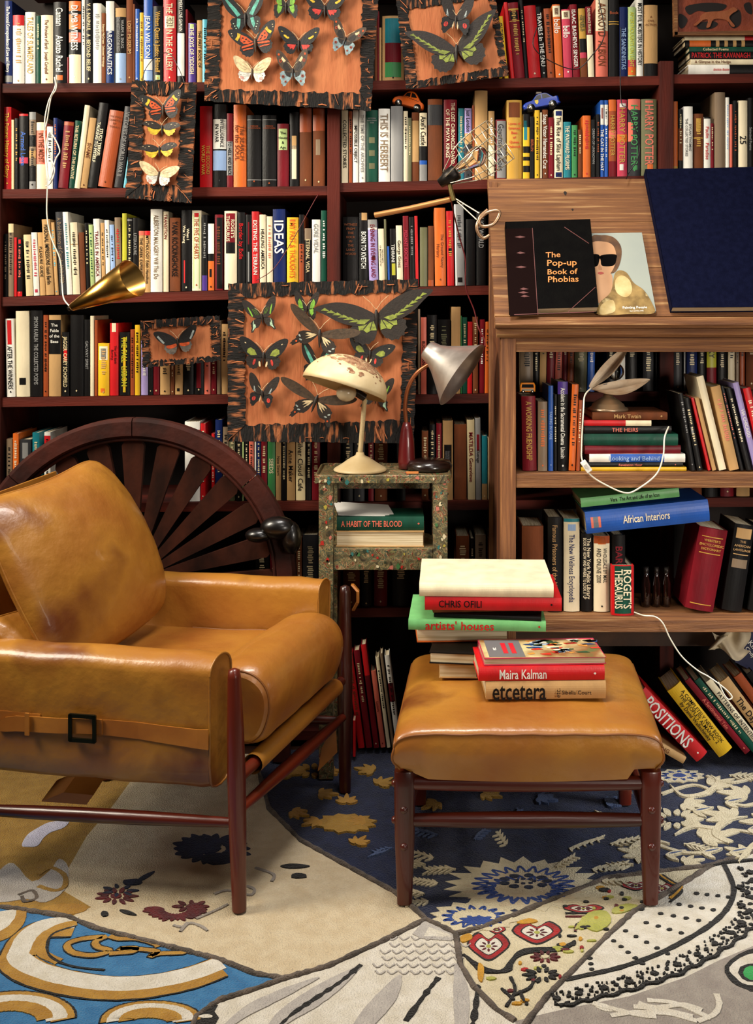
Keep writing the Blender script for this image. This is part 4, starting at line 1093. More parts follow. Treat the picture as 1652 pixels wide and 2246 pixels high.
for (x, y) in ((sx0+.012, YS0+.004), (sx1-.012-lw, YS0+.004), (sx0+.012, YS1-.004-lw), (sx1-.012-lw, YS1-.004-lw)):
    mb = MB(); mb.bb(x, x+lw, y, y+lw, 0, zt-.0185, PAINT)
    if y < 3.3: spatter(mb, (x+.006, y, .45), (x+lw-.006, y, zt-.02), 60, CS)
    mb.build('leg', st, .002)
z1, z2 = zf(1206, YS0), zf(1252, YS0)
mb = MB(); mb.bb(sx0+.055, sx1-.055, YS0+.01, YS0+.03, z2, z1, PAINT); spatter(mb, (sx0+.06, YS0+.009, z2+.005), (sx1-.06, YS0+.009, z1-.004), 60, CS); mb.build('apron', st, .001)
MB().bb(sx0+.05, sx1-.05, YS0+.031, YS1-.01, z1-.012, z1, PAINT).build('lower_shelf', st)
MB().bb(sx0+.055, sx1-.055, YS1-.03, YS1-.01, zt-.07, zt-.02, PAINT).build('rear_rail', st)
for x in (sx0+.02, sx1-.04): MB().bb(x, x+.02, YS0+.047, YS1-.05, z2, z1, PAINT).build('side_rail', st)
SZ = CY+(CH-z1-.001)*F/3.205
flat(737, 930, SZ-35, SZ, 3.205, 't', '', None, (), D=.15, rev=True, yaw=-1, place='shelf of the painted stool', group='books in the painted stool', round_=0)
flat(739, 930, SZ-66, SZ-36, 3.205, 'd', '~A HABIT OF THE BLOOD', 'h', (), D=.13, yaw=1, place='shelf of the painted stool', group='books in the painted stool', trange=(.05, .75), size=.62)
lp = empty('loose_papers', P(800, 1136, 3.25)); 
tag(lp, 'white loose papers tucked on top of the books in the painted stool', 'papers')
for i in range(3):
    a = P(742+8*i, SZ-69-i, 3.215+.01*i); b = P(845+10*i, SZ-67-i, 3.215+.01*i); bk = Vector((-.02, .10, .012)); MB().prism([a, b, b+bk, a+bk+Vector((0, 0, .006))], (0, 0, .001), mat('white_paper', 'E8E6E0', .7)).build('sheet', lp)
# ---------------------------------------------------------------- lamps on the stool
zt += .0032
CREAM = mat('chipped_cream_enamel', 'D8C49A', .45, 'C8AE7E', 9, bump=.1, bscale=40)
RUST = mat('rust_patch', '7A4A2E', .8, 'B08C68', 60, bump=.4, bscale=90)
d1 = empty('desk_lamp', (P(790, 1036, 3.27).x, 3.27, zt)); tag(d1, 'cream enamel desk lamp with chipped round dome shade on the painted stool', 'lamp')
o = Vector((P(790, 1036, 3.27).x, 3.27, zt))
MB().lathe([(0, 0), (.078, 0), (.080, .004), (.076, .008), (.056, .02), (.03, .038), (.014, .046), (.011, .055), (0, .055)], o, (0, 0, 1), CREAM, 40).build('lamp_base', d1)
pts = cr([o+Vector((0, 0, .05)), P(793, 960, 3.26), P(798, 900, 3.24), P(800, 872, 3.22)], 12)
mb = MB(); mb.tube(pts, .0062, CREAM, 10)
for i in range(1, len(pts)-1): 
    for q in (0, .5):
        p = pts[i].lerp(pts[i+1], q); t = (pts[i+1]-pts[i]).normalized(); mb.tube([p-t*.0012, p+t*.0012], .0072, CREAM, 10)
mb.build('gooseneck', d1)
ax = Vector((.31, .20, 1)).normalized(); c = P(755, 853, 3.20); Rr = .128
tp = [(Rr*math.sin(t), Rr*.78*math.cos(t)) for t in [i*math.pi/2/14 for i in range(15)]]
mb = MB(); mb.lathe(tp+[(Rr-.004, -.001)]+[(Rr*.97*math.sin(t), Rr*.75*math.cos(t)) for t in [math.pi/2-i*math.pi/2/14 for i in range(15)]], c, ax, CREAM, 44)
sh = mb.build('lamp_shade', d1)
rm = MB(); a1_ = (Vector((1, 0, 0))-ax*ax.x).normalized(); a2_ = ax.cross(a1_)
def dome(th, ph): return c+a1_*(Rr*1.004*math.sin(th)*math.cos(ph))+a2_*(Rr*1.004*math.sin(th)*math.sin(ph))+ax*(Rr*.784*math.cos(th))
for i in range(210):
    th = random.gauss(.68, .2); ph = random.gauss(-1.2, .5); w = random.uniform(.02, .085)*(1 if i < 180 else .5)
    if i >= 190: th, ph = random.uniform(.2, 1.3), random.uniform(-2.8, -.2); w *= .6
    rm.add([dome(th+w*math.cos(k*math.pi/4)*random.uniform(.5, 1), ph+w/max(.25, math.sin(th))*math.sin(k*math.pi/4)*random.uniform(.7, 1.2)) for k in range(8)], [tuple(range(8))], RUST)
rm.build('rust_patches', d1)
MB().tube([P(800, 872, 3.22), c+ax*.01, c+ax*.02], .012, DARKM, 14).build('socket', d1)
MB().ell(c+ax*-.012+Vector((.01, 0, 0)), (.03, .03, .026), mat('opal_bulb', 'C8B898', .2)).build('bulb', d1)
# second lamp
b2 = Vector((P(902, 1030, 3.31).x, 3.31, zt)); d2 = empty('desk_lamp', b2); tag(d2, 'silver cone shade desk lamp with red handle behind the cream lamp', 'lamp')
MB().lathe([(0, 0), (.068, 0), (.070, .012), (.062, .026), (.03, .032), (0, .032)], b2+Vector((.055, -.01, 0)), (0, 0, 1), mat('dark_bronze', '1A0C08', .3, coat=.4), 36).build('lamp_base', d2)
MB().lathe([(0, 0), (.024, 0), (.026, .02), (.023, .08), (.017, .12), (.010, .14), (0, .14)], P(892, 1024, 3.31)+Vector((0, 0, -.004)), (0, 0, 1), mat('dark_red_handle', '5A0E10', .35, coat=.3), 24).build('handle', d2)
MB().tube(cr([P(892, 935, 3.31), P(889, 890, 3.30), P(896, 850, 3.28), P(915, 818, 3.26), P(945, 797, 3.25)], 10), .0062, mat('copper_neck', '9A5A38', .35, metal=.6), 12).build('gooseneck', d2)
o2 = P(1014, 822, 3.20); ax2 = (P(936, 766, 3.235)-o2).normalized(); Lc = (P(936, 766, 3.235)-o2).length
pr = [(.108, 0), (.094, Lc*.12), (.068, Lc*.38), (.046, Lc*.62), (.034, Lc*.8), (.030, Lc*.97), (.026, Lc*1.0), (0, Lc*1.0)]
MB().lathe(pr+[(0, Lc*.97), (.03, Lc*.6), (.05, Lc*.5), (.09, Lc*.12), (.105, 0), (.108, 0)], o2, ax2, ALU, 48).build('lamp_shade', d2)
MB().ell(o2+ax2*.05, (.026, .026, .026), mat('frosted_bulb', '8A8278', .3)).build('bulb', d2)
oo = P(905, 1040, 3.21); oo.z = zt
tag(MB().box(oo+Vector((0, 0, .003)), (.036, .010, .006), mat('cigarette_end', 'C87A3A', .5)).build('pencil_stub', None, .001), 'short orange pencil stub lying on the painted stool', 'pencil')
# ---------------------------------------------------------------- brass cone lamp hanging at the left
a = P(158, 674, 3.30); b = P(291, 610, 3.22); axg = (b-a).normalized(); Lg = (b-a).length
g1 = empty('hanging_lamp', a); tag(g1, 'polished brass cone lamp hanging by a white cord over the third shelf', 'lamp')
MB().lathe([(0, 0), (.012, 0), (.014, .006), (.058, Lg), (.0565, Lg), (.012, .012), (0, .012)], a, axg, BRASS, 56).build('lamp_shade', g1)
MB().lathe([(0, -.014), (.007, -.014), (.009, 0), (0, 0)], a, axg, DARKM, 20).build('cord_grip', g1)
MB().ell(a+axg*.12, (.02, .02, .02), mat('frosted_bulb', '8A8278', .3)).build('bulb', g1)
def cord(name, label, pts, r, m, cat='cord'):
    o = MB().tube(cr(pts, 8), r, m, 8).build(name); tag(o, label, cat); return o
YC = 3.37
cord('power_cord', 'looped white double cord hanging down from the top left shelf to the brass lamp',
     [P(120, 170, 3.42), P(121, 190, YC), P(106, 225, YC), P(98, 270, YC), P(100, 330, YC), P(108, 395, YC), P(122, 350, YC), P(131, 330, YC), P(118, 300, YC), P(107, 292, YC), P(100, 340, YC), P(104, 400, YC), P(103, 470, YC), P(112, 520, YC), P(132, 570, YC), P(136, 620, YC), P(140, 655, YC-.03), P(156, 675, 3.305)], .0022, WHITEC)
cord('power_cord', 'second strand of white cord beside the looped cord at the left shelves',
     [P(124, 165, 3.43), P(123, 195, YC+.01), P(112, 215, YC+.01), P(104, 262, YC+.01), P(97, 300, YC+.01), P(112, 345, YC+.01), P(120, 372, YC+.01), P(112, 400, YC+.01), P(100, 408, YC+.01)], .002, WHITEC)
# ---------------------------------------------------------------- caged work lamp
Yw = 3.22
wl = empty('work_lamp', P(990, 410, Yw)); tag(wl, 'bare bulb work lamp in a wire cage, clipped to the left edge of the desk', 'lamp')
sk = P(983, 390, Yw); axw = (P(1106, 300, Yw-.05)-sk).normalized()
MB().lathe([(0, -.03), (.014, -.03), (.018, -.01), (.024, .0), (.024, .03), (.018, .034), (0, .034)], sk, axw, DARKM, 24).build('socket', wl)
MB().lathe([(.011, .034), (.013, .05), (.022, .075), (.030, .098), (.030, .112), (.022, .13), (.008, .138), (0, .139)], sk, axw, GLASS, 32).build('bulb', wl)
MB().tube([sk+axw*.034, sk+axw*.075, sk+axw*.09+Vector((.006, 0, .006)), sk+axw*.08, sk+axw*.04+Vector((.004, 0, 0))], .0011, mat('filament_metal', 'B89A70', .3, metal=1), 6).build('filament', wl)
u = axw.cross(Vector((0, 1, 0))).normalized(); v = axw.cross(u)
WIRE = mat('cage_wire', 'C4BCA4', .3, metal=.8)
def ring(h, r): return [sk+axw*h+(u*math.cos(t)+v*math.sin(t))*r for t in [i*math.pi/14 for i in range(29)]]
for h, r in ((.075, .062), (.105, .068), (.135, .070), (.165, .070), (.19, .069)): MB().tube(ring(h, r), .0013, WIRE, 6, False).build('cage_ring', wl)
for k in range(6):
    t = k*math.pi/3+.3; q = u*math.cos(t)+v*math.sin(t)
    MB().tube(cr([sk+axw*.0+q*.024, sk+axw*.03+q*.04, sk+axw*.075+q*.062, sk+axw*.135+q*.070, sk+axw*.19+q*.069], 6), .0016, WIRE, 6).build('cage_rod', wl)
MB().tube([P(822, 472, 3.30), P(900, 457, 3.28), P(988, 437, 3.24)], .0085, mat('brass_tube', 'D89A60', .35, metal=.7), 14).build('arm', wl)
MB().tube(cr([P(985, 395, Yw), P(990, 420, Yw), P(996, 440, Yw)], 5), .007, mat('clamp_brass', '8A7A4A', .4, metal=.8), 10).build('joint', wl)
for r_ in ([(1000, 436), (1052, 468)], [(1003, 442), (1046, 482)]): MB().tube([P(*r_[0], Yw), P(*r_[1], 3.16)], .0022, WIRE, 8).build('rod', wl)
MB().tube(cr([P(1070, 460, 3.12), P(1052, 478, 3.12), P(1056, 496, 3.12), P(1082, 492, 3.12), P(1096, 470, 3.12), P(1090, 462, 3.12), P(1066, 468, 3.12), P(1048, 488, 3.12), P(1048, 508, 3.12), P(1060, 522, 3.12), P(1074, 516, 3.12)], 6), .005, mat('bent_clip_metal', 'C09A78', .3, metal=.8), 10).build('clip', wl)
cord('power_cord', 'thin dark red cord running down from the work lamp past the third shelf', [P(986, 420, Yw+.01), P(996, 470, 3.33), P(1008, 520, 3.38), P(1021, 570, 3.40), P(1022, 630, 3.40), P(1040, 680, 3.40), P(1050, 720, 3.38), P(1062, 742, 3.3), P(1064, 760, 3.2)], .0022, REDC)
cord('power_cord', 'thin black cord swinging between the red books of the top shelf', [P(1178, 60, 3.40), P(1170, 100, 3.40), P(1200, 130, 3.40), P(1262, 152, 3.40), P(1300, 120, 3.40), P(1326, 75, 3.40), P(1314, 0, 3.40), P(1312, -30, 3.42)], .0016, BLK)
cord('power_cord', 'thin black cord hanging over the wizard story books on the second shelf', [P(1362, 60, 3.42), P(1362, 215, 3.42), P(1378, 240, 3.41), P(1402, 310, 3.41), P(1398, 350, 3.41), P(1380, 378, 3.40), P(1374, 392, 3.38)], .0016, BLK)
cord('hanging_string', 'thin dark string from which the largest butterfly board hangs', [P(700, 425, 3.42), P(690, 440, 3.40), P(640, 530, 3.39), P(600, 590, 3.375), P(562, 615, 3.37)], .0012, REDC, 'string')
cord('hanging_string', 'black string looping above the tall narrow butterfly board', [P(312, 178, 3.40), P(320, 150, 3.41), P(345, 122, 3.42), P(372, 118, 3.42), P(392, 150, 3.41), P(405, 182, 3.40)], .0012, BLK, 'string')
# ---------------------------------------------------------------- shell lamp on the desk books
ysl = 3.23; sb = P(1334, 914, 3.23); sb.z = CH-(914-DY-CY)*3.17/F; sl = empty('shell_lamp', sb); tag(sl, 'small brass lamp with two shell shaped shades on the desk books', 'lamp')
BRZ = mat('aged_brass', 'A88E6C', .28, 'C4A888', 7, metal=.75)
MB().lathe([(0, 0), (.058, 0), (.060, .005), (.056, .009), (.05, .011), (.046, .02), (.042, .022), (.034, .03), (.02, .038), (.014, .042), (.011, .07), (0, .07)], sb, (0, 0, 1), BRZ, 40).build('lamp_base', sl)
SHL = mat('shell_shade', 'D8BC9C', .5, 'E4D0B4', 30, bump=.3, bscale=80)
def shell(a, b, w, dip, up, name):
    a = P(*a, ysl-.02); b = P(*b, ysl-.06); ax_ = b-a; n_ = Vector(up).normalized(); s_ = ax_.cross(n_).normalized(); n_ = s_.cross(ax_).normalized()
    def fn(i, j):
        t = i; ww = w*math.sin(math.pi*min(1, t*.94+.05))**.7; q = (j-.5)*2
        rip = 1+.05*math.cos(q*22)
        return a+ax_*t+s_*q*ww+n_*(-dip*(1-q*q)*math.sin(math.pi*t)*rip)
    m = MB(); m.grid(fn, 18, 41, SHL); m.grid(lambda i, j: fn(i, j)-n_*.0022, 18, 41, SHL); m.build(name, sl)
shell((1294, 850), (1378, 760), .022, .022, (-.6, -.75, .55), 'shell_shade')
shell((1298, 852), (1426, 832), .030, .03, (.05, -.35, 1), 'shell_shade')
MB().tube([P(1300, 850, ysl), P(1330, 842, ysl), P(1334, 893, ysl)], .008, BLK, 12).build('socket', sl)
MB().ell(P(1350, 815, ysl), (.026, .026, .026), GLASS, 20).build('bulb', sl)
cord('power_cord', 'white cord with an inline switch draping in front of the stacked desk books',
     [P(1296, 852, 3.16), P(1283, 868, 3.13), P(1280, 900, 3.085), P(1276, 980, 3.080), P(1278, 1012, 3.078), P(1296, 1042, 3.078), P(1330, 1064, 3.078), P(1372, 1081, 3.078), P(1400, 1072, 3.078), P(1440, 1040, 3.078), P(1455, 1000, 3.080), P(1458, 960, 3.10), P(1467, 936, 3.15)], .0023, WHITEC)
sw = empty('inline_switch', P(1286, 1023, 3.072)); tag(sw, 'small white rocker switch on the cord in front of the desk', 'switch')
Rs = Matrix.Rotation(math.radians(55), 3, 'Y')
MB().box(P(1286, 1023, 3.070), (.036, .012, .017), mat('white_plastic', 'E8E6DE', .4), Rs).build('housing', sw, .002)
MB().box(P(1286, 1023, 3.063), (.012, .004, .008), mat('grey_plastic', 'B8B4AA', .4), Rs).build('rocker', sw)
cord('power_cord', 'pale cord falling from the lower desk shelf to the leaning books', [P(1392, 1343, 3.14), P(1412, 1350, 3.09), P(1438, 1353, 3.08), P(1455, 1368, 3.075), P(1470, 1400, 3.08), P(1496, 1440, 3.08), P(1530, 1470, 3.080), P(1556, 1485, 3.080), P(1590, 1510, 3.080), P(1606, 1528, 3.080), P(1598, 1534, 3.080), P(1588, 1522, 3.080), P(1576, 1496, 3.080)], .002, WHITEC)
# crumpled cloth and blue box under the desk
cl = MB(); random.seed(3)
cw = mat('crumpled_white_cloth', 'D8CCB4', .8, 'C0B090', 8)
def cf(i, j):
    x = 1562+78*i+8*math.sin(j*7); y = 1386+50*j+14*math.sin(i*6+j*4)-(20*i*(1-j))
    return P(x, y, 3.22+.03*math.sin(i*9)*math.cos(j*7))
cl.grid(cf, 16, 14, cw); cl.grid(lambda i, j: cf(i, j)+Vector((0, .004, .0)), 16, 14, cw)
tag(cl.build('crumpled_cloth'), 'crumpled white cloth hanging under the lower desk shelf', 'cloth')
bx = MB(); q = [P(1630, 1378, 3.27), P(1720, 1400, 3.27), P(1740, 1520, 3.27), P(1612, 1452, 3.27)]; bx.prism(q, (0, .08, 0), mat('navy_card', '0C1440', .5)); 
bx.text('KIND', P(1640, 1410, 3.268), (.5, 0, -.6), (.6, 0, .5), .022, MATS['white_lettering'], align='l'); bx.text('Cindy', P(1634, 1422, 3.268), (.5, 0, -.6), (.6, 0, .5), .016, MATS['white_lettering'], align='l')
tag(bx.build('storage_box'), 'navy blue box with white lettering under the desk at the right edge', 'box')
# ---------------------------------------------------------------- half-wheel chair back behind the armchair
YWH = 3.31; WC = P(293, 1274, YWH); RW = 358*YWH/F
wh = empty('wheel_back_bench', Vector((WC.x, YWH, 0))); tag(wh, 'dark red wooden bench back shaped like half a wagon wheel behind the armchair', 'bench')
WD = mat('dark_carved_wood', '220A05', .75, '481A0E', 7, bump=.25, bscale=40, spec=.25)
WS = mat('dark_slat_wood', '1E0D07', .85, '3E1C10', 9, (1, 1, .6), bump=.25, bscale=40, spec=.12)
def ringpoly(r0, r1, a0, a1, y, n=48):
    o_ = [WC+Vector((r1*math.cos(a), y, r1*math.sin(a))) for a in [a0+(a1-a0)*i/n for i in range(n+1)]]
    i_ = [WC+Vector((r0*math.cos(a), y, r0*math.sin(a))) for a in [a1+(a0-a1)*i/n for i in range(n+1)]]
    return o_+i_
for k in range(4):                                     # rim in four jointed segments
    a0 = math.radians(-8+49*k); a1 = a0+math.radians(48.6); n = 16; mb = MB()
    sec = [(RW-.058, -.020), (RW-.052, -.028), (RW-.010, -.028), (RW, -.018), (RW, .02), (RW-.058, .02)]
    vs = [WC+Vector((r*math.cos(a), y, r*math.sin(a))) for a in [a0+(a1-a0)*i/n for i in range(n+1)] for r, y in sec]; m_ = len(sec)
    mb.add(vs, [(i*m_+j, i*m_+(j+1) % m_, (i+1)*m_+(j+1) % m_, (i+1)*m_+j) for i in range(n) for j in range(m_)], WD)
    mb.add(vs[:m_], [tuple(range(m_))], WD); mb.add(vs[-m_:], [tuple(reversed(range(m_)))], WD); mb.build('rim_segment', wh)
mb = MB(); r_ = RW-.064; mb.tube([WC+Vector((r_*math.cos(a), -.012, r_*math.sin(a))) for a in [math.radians(-8+196*i/60) for i in range(61)]], .006, WD, 8); mb.build('inner_bead', wh)
for k in range(13):
    a = math.radians(0+15*k); d = Vector((math.cos(a), 0, math.sin(a))); s_ = Vector((-math.sin(a), 0, math.cos(a))); r0, r1 = .075, RW-.064
    w0, w1 = .010, .034; mb = MB()
    pl_ = [WC+d*r0-s_*w0, WC+d*(r1-.02)-s_*w1, WC+d*r1-s_*w1*.6, WC+d*r1+s_*w1*.6, WC+d*(r1-.02)+s_*w1, WC+d*r0+s_*w0]
    mb.prism([p+Vector((0, -.008, 0)) for p in pl_], (0, .02, 0), WS); mb.build('slat', wh, .004)
MB().lathe([(0, -.02), (.06, -.02), (.08, -.01), (.085, .02), (0, .02)], WC, (0, 1, 0), WD, 32).build('hub', wh)
MB().bb(WC.x-RW, WC.x+RW, YWH-.02, YWH+.02, WC.z-.14, WC.z-.07, WD).build('bottom_rail', wh, .003)
for x in (WC.x-RW+.02, WC.x+RW-.07): MB().bb(x, x+.05, YWH-.022, YWH+.022, 0, WC.z-.05, WD).build('leg', wh, .003)
kb = MB(); kc = P(603, 1165, YWH-.05); BKN = mat('black_polished_knob', '0A0706', .32, coat=.2)
kb.ell(kc+Vector((.01, 0, .01)), (.055, .035, .035), BKN); kb.ell(kc+Vector((-.05, .0, -.012)), (.04, .03, .022), BKN); kb.ell(kc+Vector((.05, 0, -.02)), (.03, .03, .05), BKN); kb.build('arm_knob', wh)
# ---------------------------------------------------------------- armchair
N0 = Vector((-.3913, 2.494, 0)); FV = Vector((.985, -.174, 0)); WV = Vector((.2058, .606, 0)).normalized()
def C(u, v, z): return N0+FV*u+WV*v+Vector((0, 0, z))
ch = empty('armchair', C(-.35, .32, 0)); tag(ch, 'tan leather safari armchair with red brown round wood frame at the left', 'armchair')
def post(u, v, zt, name, lean=0.0):
    zs = [0, .02, .2, .3, .42, zt-.02, zt-.004, zt]; rs = [.0165, .0170, .0205, .0215, .0195, .0155, .013, .004]
    p = [C(u, v, z)+Vector((-.012*z/zt*lean, 0, 0)) for z in zs]; MB().tube(p, rs, TEAK, 20).build(name, ch)
post(0, 0, .552, 'front_leg', 1); post(0, .64, .585, 'front_leg', 0); post(-.70, .0, .50, 'rear_leg'); post(-.70, .60, .56, 'rear_leg')
def rod(a, b, r, name, m=TEAKX, swell=1.25):
    pts = [Vector(a).lerp(Vector(b), i/10) for i in range(11)]; MB().tube(pts, [r*(.8+(swell-.8)*math.sin(math.pi*i/10)) for i in range(11)], m, 14).build(name, ch)
rod(C(-.01, 0, .198), C(-.70, 0, .175), .0135, 'side_stretcher'); rod(C(-.01, .64, .20), C(-.70, .60, .18), .0135, 'side_stretcher')
rod(C(0, .01, .228), C(0, .63, .215), .0135, 'front_stretcher'); rod(C(-.70, .01, .25), C(-.70, .6, .25), .0135, 'rear_stretcher')
rod(C(-.004, .01, .300), C(-.004, .63, .318), .017, 'seat_rail', swell=1.0); rod(C(-.70, .01, .36), C(-.70, .6, .36), .017, 'seat_rail')
rod(C(-.085, .035, .535), C(-.72, .035, .53), .012, 'arm_rail', swell=1); rod(C(-.07, .61, .565), C(-.72, .59, .56), .012, 'arm_rail', swell=1)
# leather sling wrapped round the front seat rail
mb = MB()
mb.grid(lambda i, j: C(-.004, .075+.50*j, .302+.014*j)+FV*(.024*math.cos(2*math.pi*i))+Vector((0, 0, .024*math.sin(2*math.pi*i))), 20, 8, LEATHER, cu=True)
mb.build('seat_sling', ch)
def soft(t, k=.18): return 1-(max(0, abs(2*t-1)-(1-k))/k)**2.4
def arm(v0, v1, z0, z1, u0, u1, name, zl=0.0):
    """padded leather arm: closed cross-section in (v,z) swept along u"""
    hw = (v1-v0)/2; vc = (v0+v1)/2; sec = []
    for i in range(13): a = math.pi*i/12; sec.append((vc-hw*math.cos(a), z1-hw*.72+hw*.72*math.sin(a)))
    r = .022
    for i in range(5): sec.append((v1-.004*i/4, z1-hw*.72-(z1-hw*.72-z0-r)*(i+1)/5))
    for i in range(7): a = math.pi*i/6; sec.append((vc+(hw-.006)*math.cos(a), z0+r*(1-math.sin(a))))
    for i in range(5): sec.append((v0, z0+r+(z1-hw*.72-z0-r)*(i+1)/6))
    n = len(sec); cz = (z0+z1)/2; us = [0, .012, .03, .06, .12, .2, .3, .4, .5, .6, .7, .8, .9, .96, 1]
    def fn(i, j):
        u = u1+(u0-u1)*us[i]; s_ = 1.0
        e_ = min(us[i], 1-us[i]); s_ = 1-.055*max(0, 1-e_/.03)**2
        v, z = sec[j]; wob = .0025*math.sin(us[i]*31+z*9)+.0018*math.sin(us[i]*57+z*30)
        return C(u, vc+(v-vc)*s_+(wob if z < z1-.05 else wob*.3), cz+(z-cz)*(1-.02*(1-s_)/.055)+zl*us[i]+.002*math.sin(us[i]*44))
    mb = MB(); vs = [fn(i, j) for i in range(len(us)) for j in range(n)]
    mb.add(vs, [(i*n+j, i*n+(j+1) % n, (i+1)*n+(j+1) % n, (i+1)*n+j) for i in range(len(us)-1) for j in range(n)], LEATHER, True)
    mb.add(vs[:n], [tuple(range(n))], LEATHER); mb.add(vs[-n:], [tuple(reversed(range(n)))], LEATHER)
    o = mb.build(name, ch)
    pp = MB(); loop = [C(u0+.001, vc+(v-vc)*.95, cz+(z-cz)*.985+zl) for v, z in sec]; pp.tube(loop+[loop[0]], .0028, LEATHER, 6, False); L(pp.build('piping', o), 'rolled leather piping')
    return o
armN = arm(-.022, .085, .268, .575, -.062, -.78, 'armrest')
armF = arm(.555, .640, .40, .612, -.045, -.76, 'armrest')
# belt strap with buckle over the near arm
SK = mat('strap_leather', '9A5A1E', .4, 'B0702A', 6, bump=.12, bscale=30)
def strap(us, zc, hh, off, name, par):
    def side(o_, k):
        a = [C(u, -.0225-o_+.003*math.sin(u*20), z+k*h) for u, z, h in zip(us, zc, hh)]; return a
    mb = MB(); t, b = side(off, 1), side(off, -1); t2, b2 = side(off+.003, 1), side(off+.003, -1); n = len(us)
    mb.add(t+b+t2+b2, [(2*n+i, 2*n+i+1, 3*n+i+1, 3*n+i) for i in range(n-1)]+[(i, i+1, 2*n+i+1, 2*n+i) for i in range(n-1)]+[(n+i, n+i+1, 3*n+i+1, 3*n+i) for i in range(n-1)]+[(0, n, 3*n, 2*n), (n-1, 2*n-1, 4*n-1, 3*n-1)], SK, False)
    return mb.build(name, par)
def uof(px): return (px-461)/(0-461)*-.56-.06
xs = [484, 440, 380, 320, 260, 232]; strap([-.060]+[uof(x) for x in xs[1:]], [.395, .395, .398, .402, .405, .404], [.023, .0215, .020, .019, .018, .017], .001, 'belt_strap', ch)
xs = [250, 205, 160, 110, 70, 48, 36, 31]; strap([uof(x) for x in xs], [.408, .407, .404, .402, .400, .396, .392, .389], [.0175, .017, .0175, .018, .018, .017, .012, .004], .006, 'belt_strap', ch)
xs = [120, 60, 10, -40, -90]; strap([uof(x) for x in xs], [.410, .414, .416, .418, .42], [.015, .012, .009, .009, .009], .001, 'belt_strap', ch)
bk = MB(); cB = (uof(212), .404)
for du, dz, w, h in ((-.030, 0, .0045, .031), (.030, 0, .0045, .031), (0, .028, .032, .0045), (0, -.028, .032, .0045)):
    p = [C(cB[0]+du+a_*w, -.034, cB[1]+dz+b_*h) for a_, b_ in ((-1, 1), (1, 1), (1, -1), (-1, -1))]; bk.prism(p, (0, -.006, 0), mat('dark_brass_buckle', '2A2A1A', .35, metal=.8))
L(bk.build('buckle', ch, .001), 'dark square belt buckle')
lp_ = MB(); lp_.prism([C(uof(98)+a_*.0055, -.0345, .404+b_*.026) for a_, b_ in ((-1, 1), (1, 1), (1, -1), (-1, -1))], (0, -.004, 0), SK); lp_.build('belt_loop', ch, .001)
# seat cushion
SP = [(-.66, .40), (-.66, .44), (-.62, .462), (-.45, .46), (-.28, .462), (-.19, .464), (-.168, .456), (-.155, .468), (-.135, .495), (-.095, .518), (-.045, .525), (0, .512), (.030, .478), (.038, .43), (.026, .375), (.006, .345), (-.03, .333), (-.15, .34), (-.5, .345)]
SPs = [(p.x, p.y) for p in cr([(a_, b_, 0) for a_, b_ in SP], 4, True)]; n = len(SPs)
vsn = [0, .006, .02, .05, .1, .18, .3, .42, .5, .6, .7, .82, .9, .95, .98, .994, 1]
def sc_(i, j):
    t = vsn[i]; e_ = min(t, 1-t); s_ = 1-.20*max(0, 1-e_/.085)**2.2; u, z = SPs[j]
    crown = .008*math.sin(math.pi*t)*(1 if z > .42 else 0)
    return C(u if u < -.2 else -.2+(u+.2)*(s_*.35+.65), .082+.474*t, .43+(z-.43)*s_+crown+.012*t+.0012*math.sin(t*40+u*30))
mb = MB(); vs = [sc_(i, j) for i in range(len(vsn)) for j in range(n)]
mb.add(vs, [(i*n+j, i*n+(j+1) % n, (i+1)*n+(j+1) % n, (i+1)*n+j) for i in range(len(vsn)-1) for j in range(n)], LEATHER, True)
mb.add(vs[:n], [tuple(range(n))], LEATHER); mb.add(vs[-n:], [tuple(reversed(range(n)))], LEATHER)
sco = mb.build('seat_cushion', ch)
for i_ in (2, len(vsn)-3):
    lp2 = [vs[i_*n+j] for j in range(n)]; L(MB().tube([p for p in lp2 if (p-N0).dot(FV) > -.35], .0026, PIPING, 6).build('piping', sco), 'darker stitched seam')
# back cushion
def pillow(NT, NB, FT, FB, th, nrm, bow, m, name, par, flat=.5):
    nrm = Vector(nrm).normalized()
    def base(s_, t_):
        a_, b_ = s_*2-1, t_*2-1; s_, t_ = .5+.5*a_*(1-.085*b_**8), .5+.5*b_*(1-.085*a_**8)
        e_ = NT.lerp(FT, s_).lerp(NB.lerp(FB, s_), t_)
        e_ += (NT-NB).normalized()*bow[0]*math.sin(math.pi*s_)*(1-t_) - (NT-NB).normalized()*bow[1]*math.sin(math.pi*s_)*t_
        e_ += (FT-NT).normalized()*bow[2]*math.sin(math.pi*t_)*(2*s_-1); return e_
    def h(s_, t_): return th*(max(0, math.sin(math.pi*s_))*max(0, math.sin(math.pi*t_)))**flat
    mb = MB(); NN = 34
    ss = [.5-.5*math.cos(math.pi*i/(NN-1)) for i in range(NN)]
    for sg in (1, -1):
        mb.grid(lambda i, j: base(ss[int(round(i*(NN-1)))], ss[int(round(j*(NN-1)))])+nrm*sg*(h(ss[int(round(i*(NN-1)))], ss[int(round(j*(NN-1)))])*(1 if sg > 0 else .6)+(.0016*math.sin(i*40+j*23)*math.sin(j*31) if sg > 0 else 0)), NN, NN, m)
    o = mb.build(name, par)
    ed = [base(i/20, 0) for i in range(21)]+[base(1, i/20) for i in range(1, 21)]+[base(1-i/20, 1) for i in range(1, 21)]+[base(0, 1-i/20) for i in range(1, 21)]
    L(MB().tube(ed, .0032, LEATHER, 6, False).build('piping', o), 'stitched leather edge'); return o
NT, NB, FT, FB = C(-.72, .085, .90), C(-.50, .085, .475), C(-.70, .55, .955), C(-.482, .56, .535)
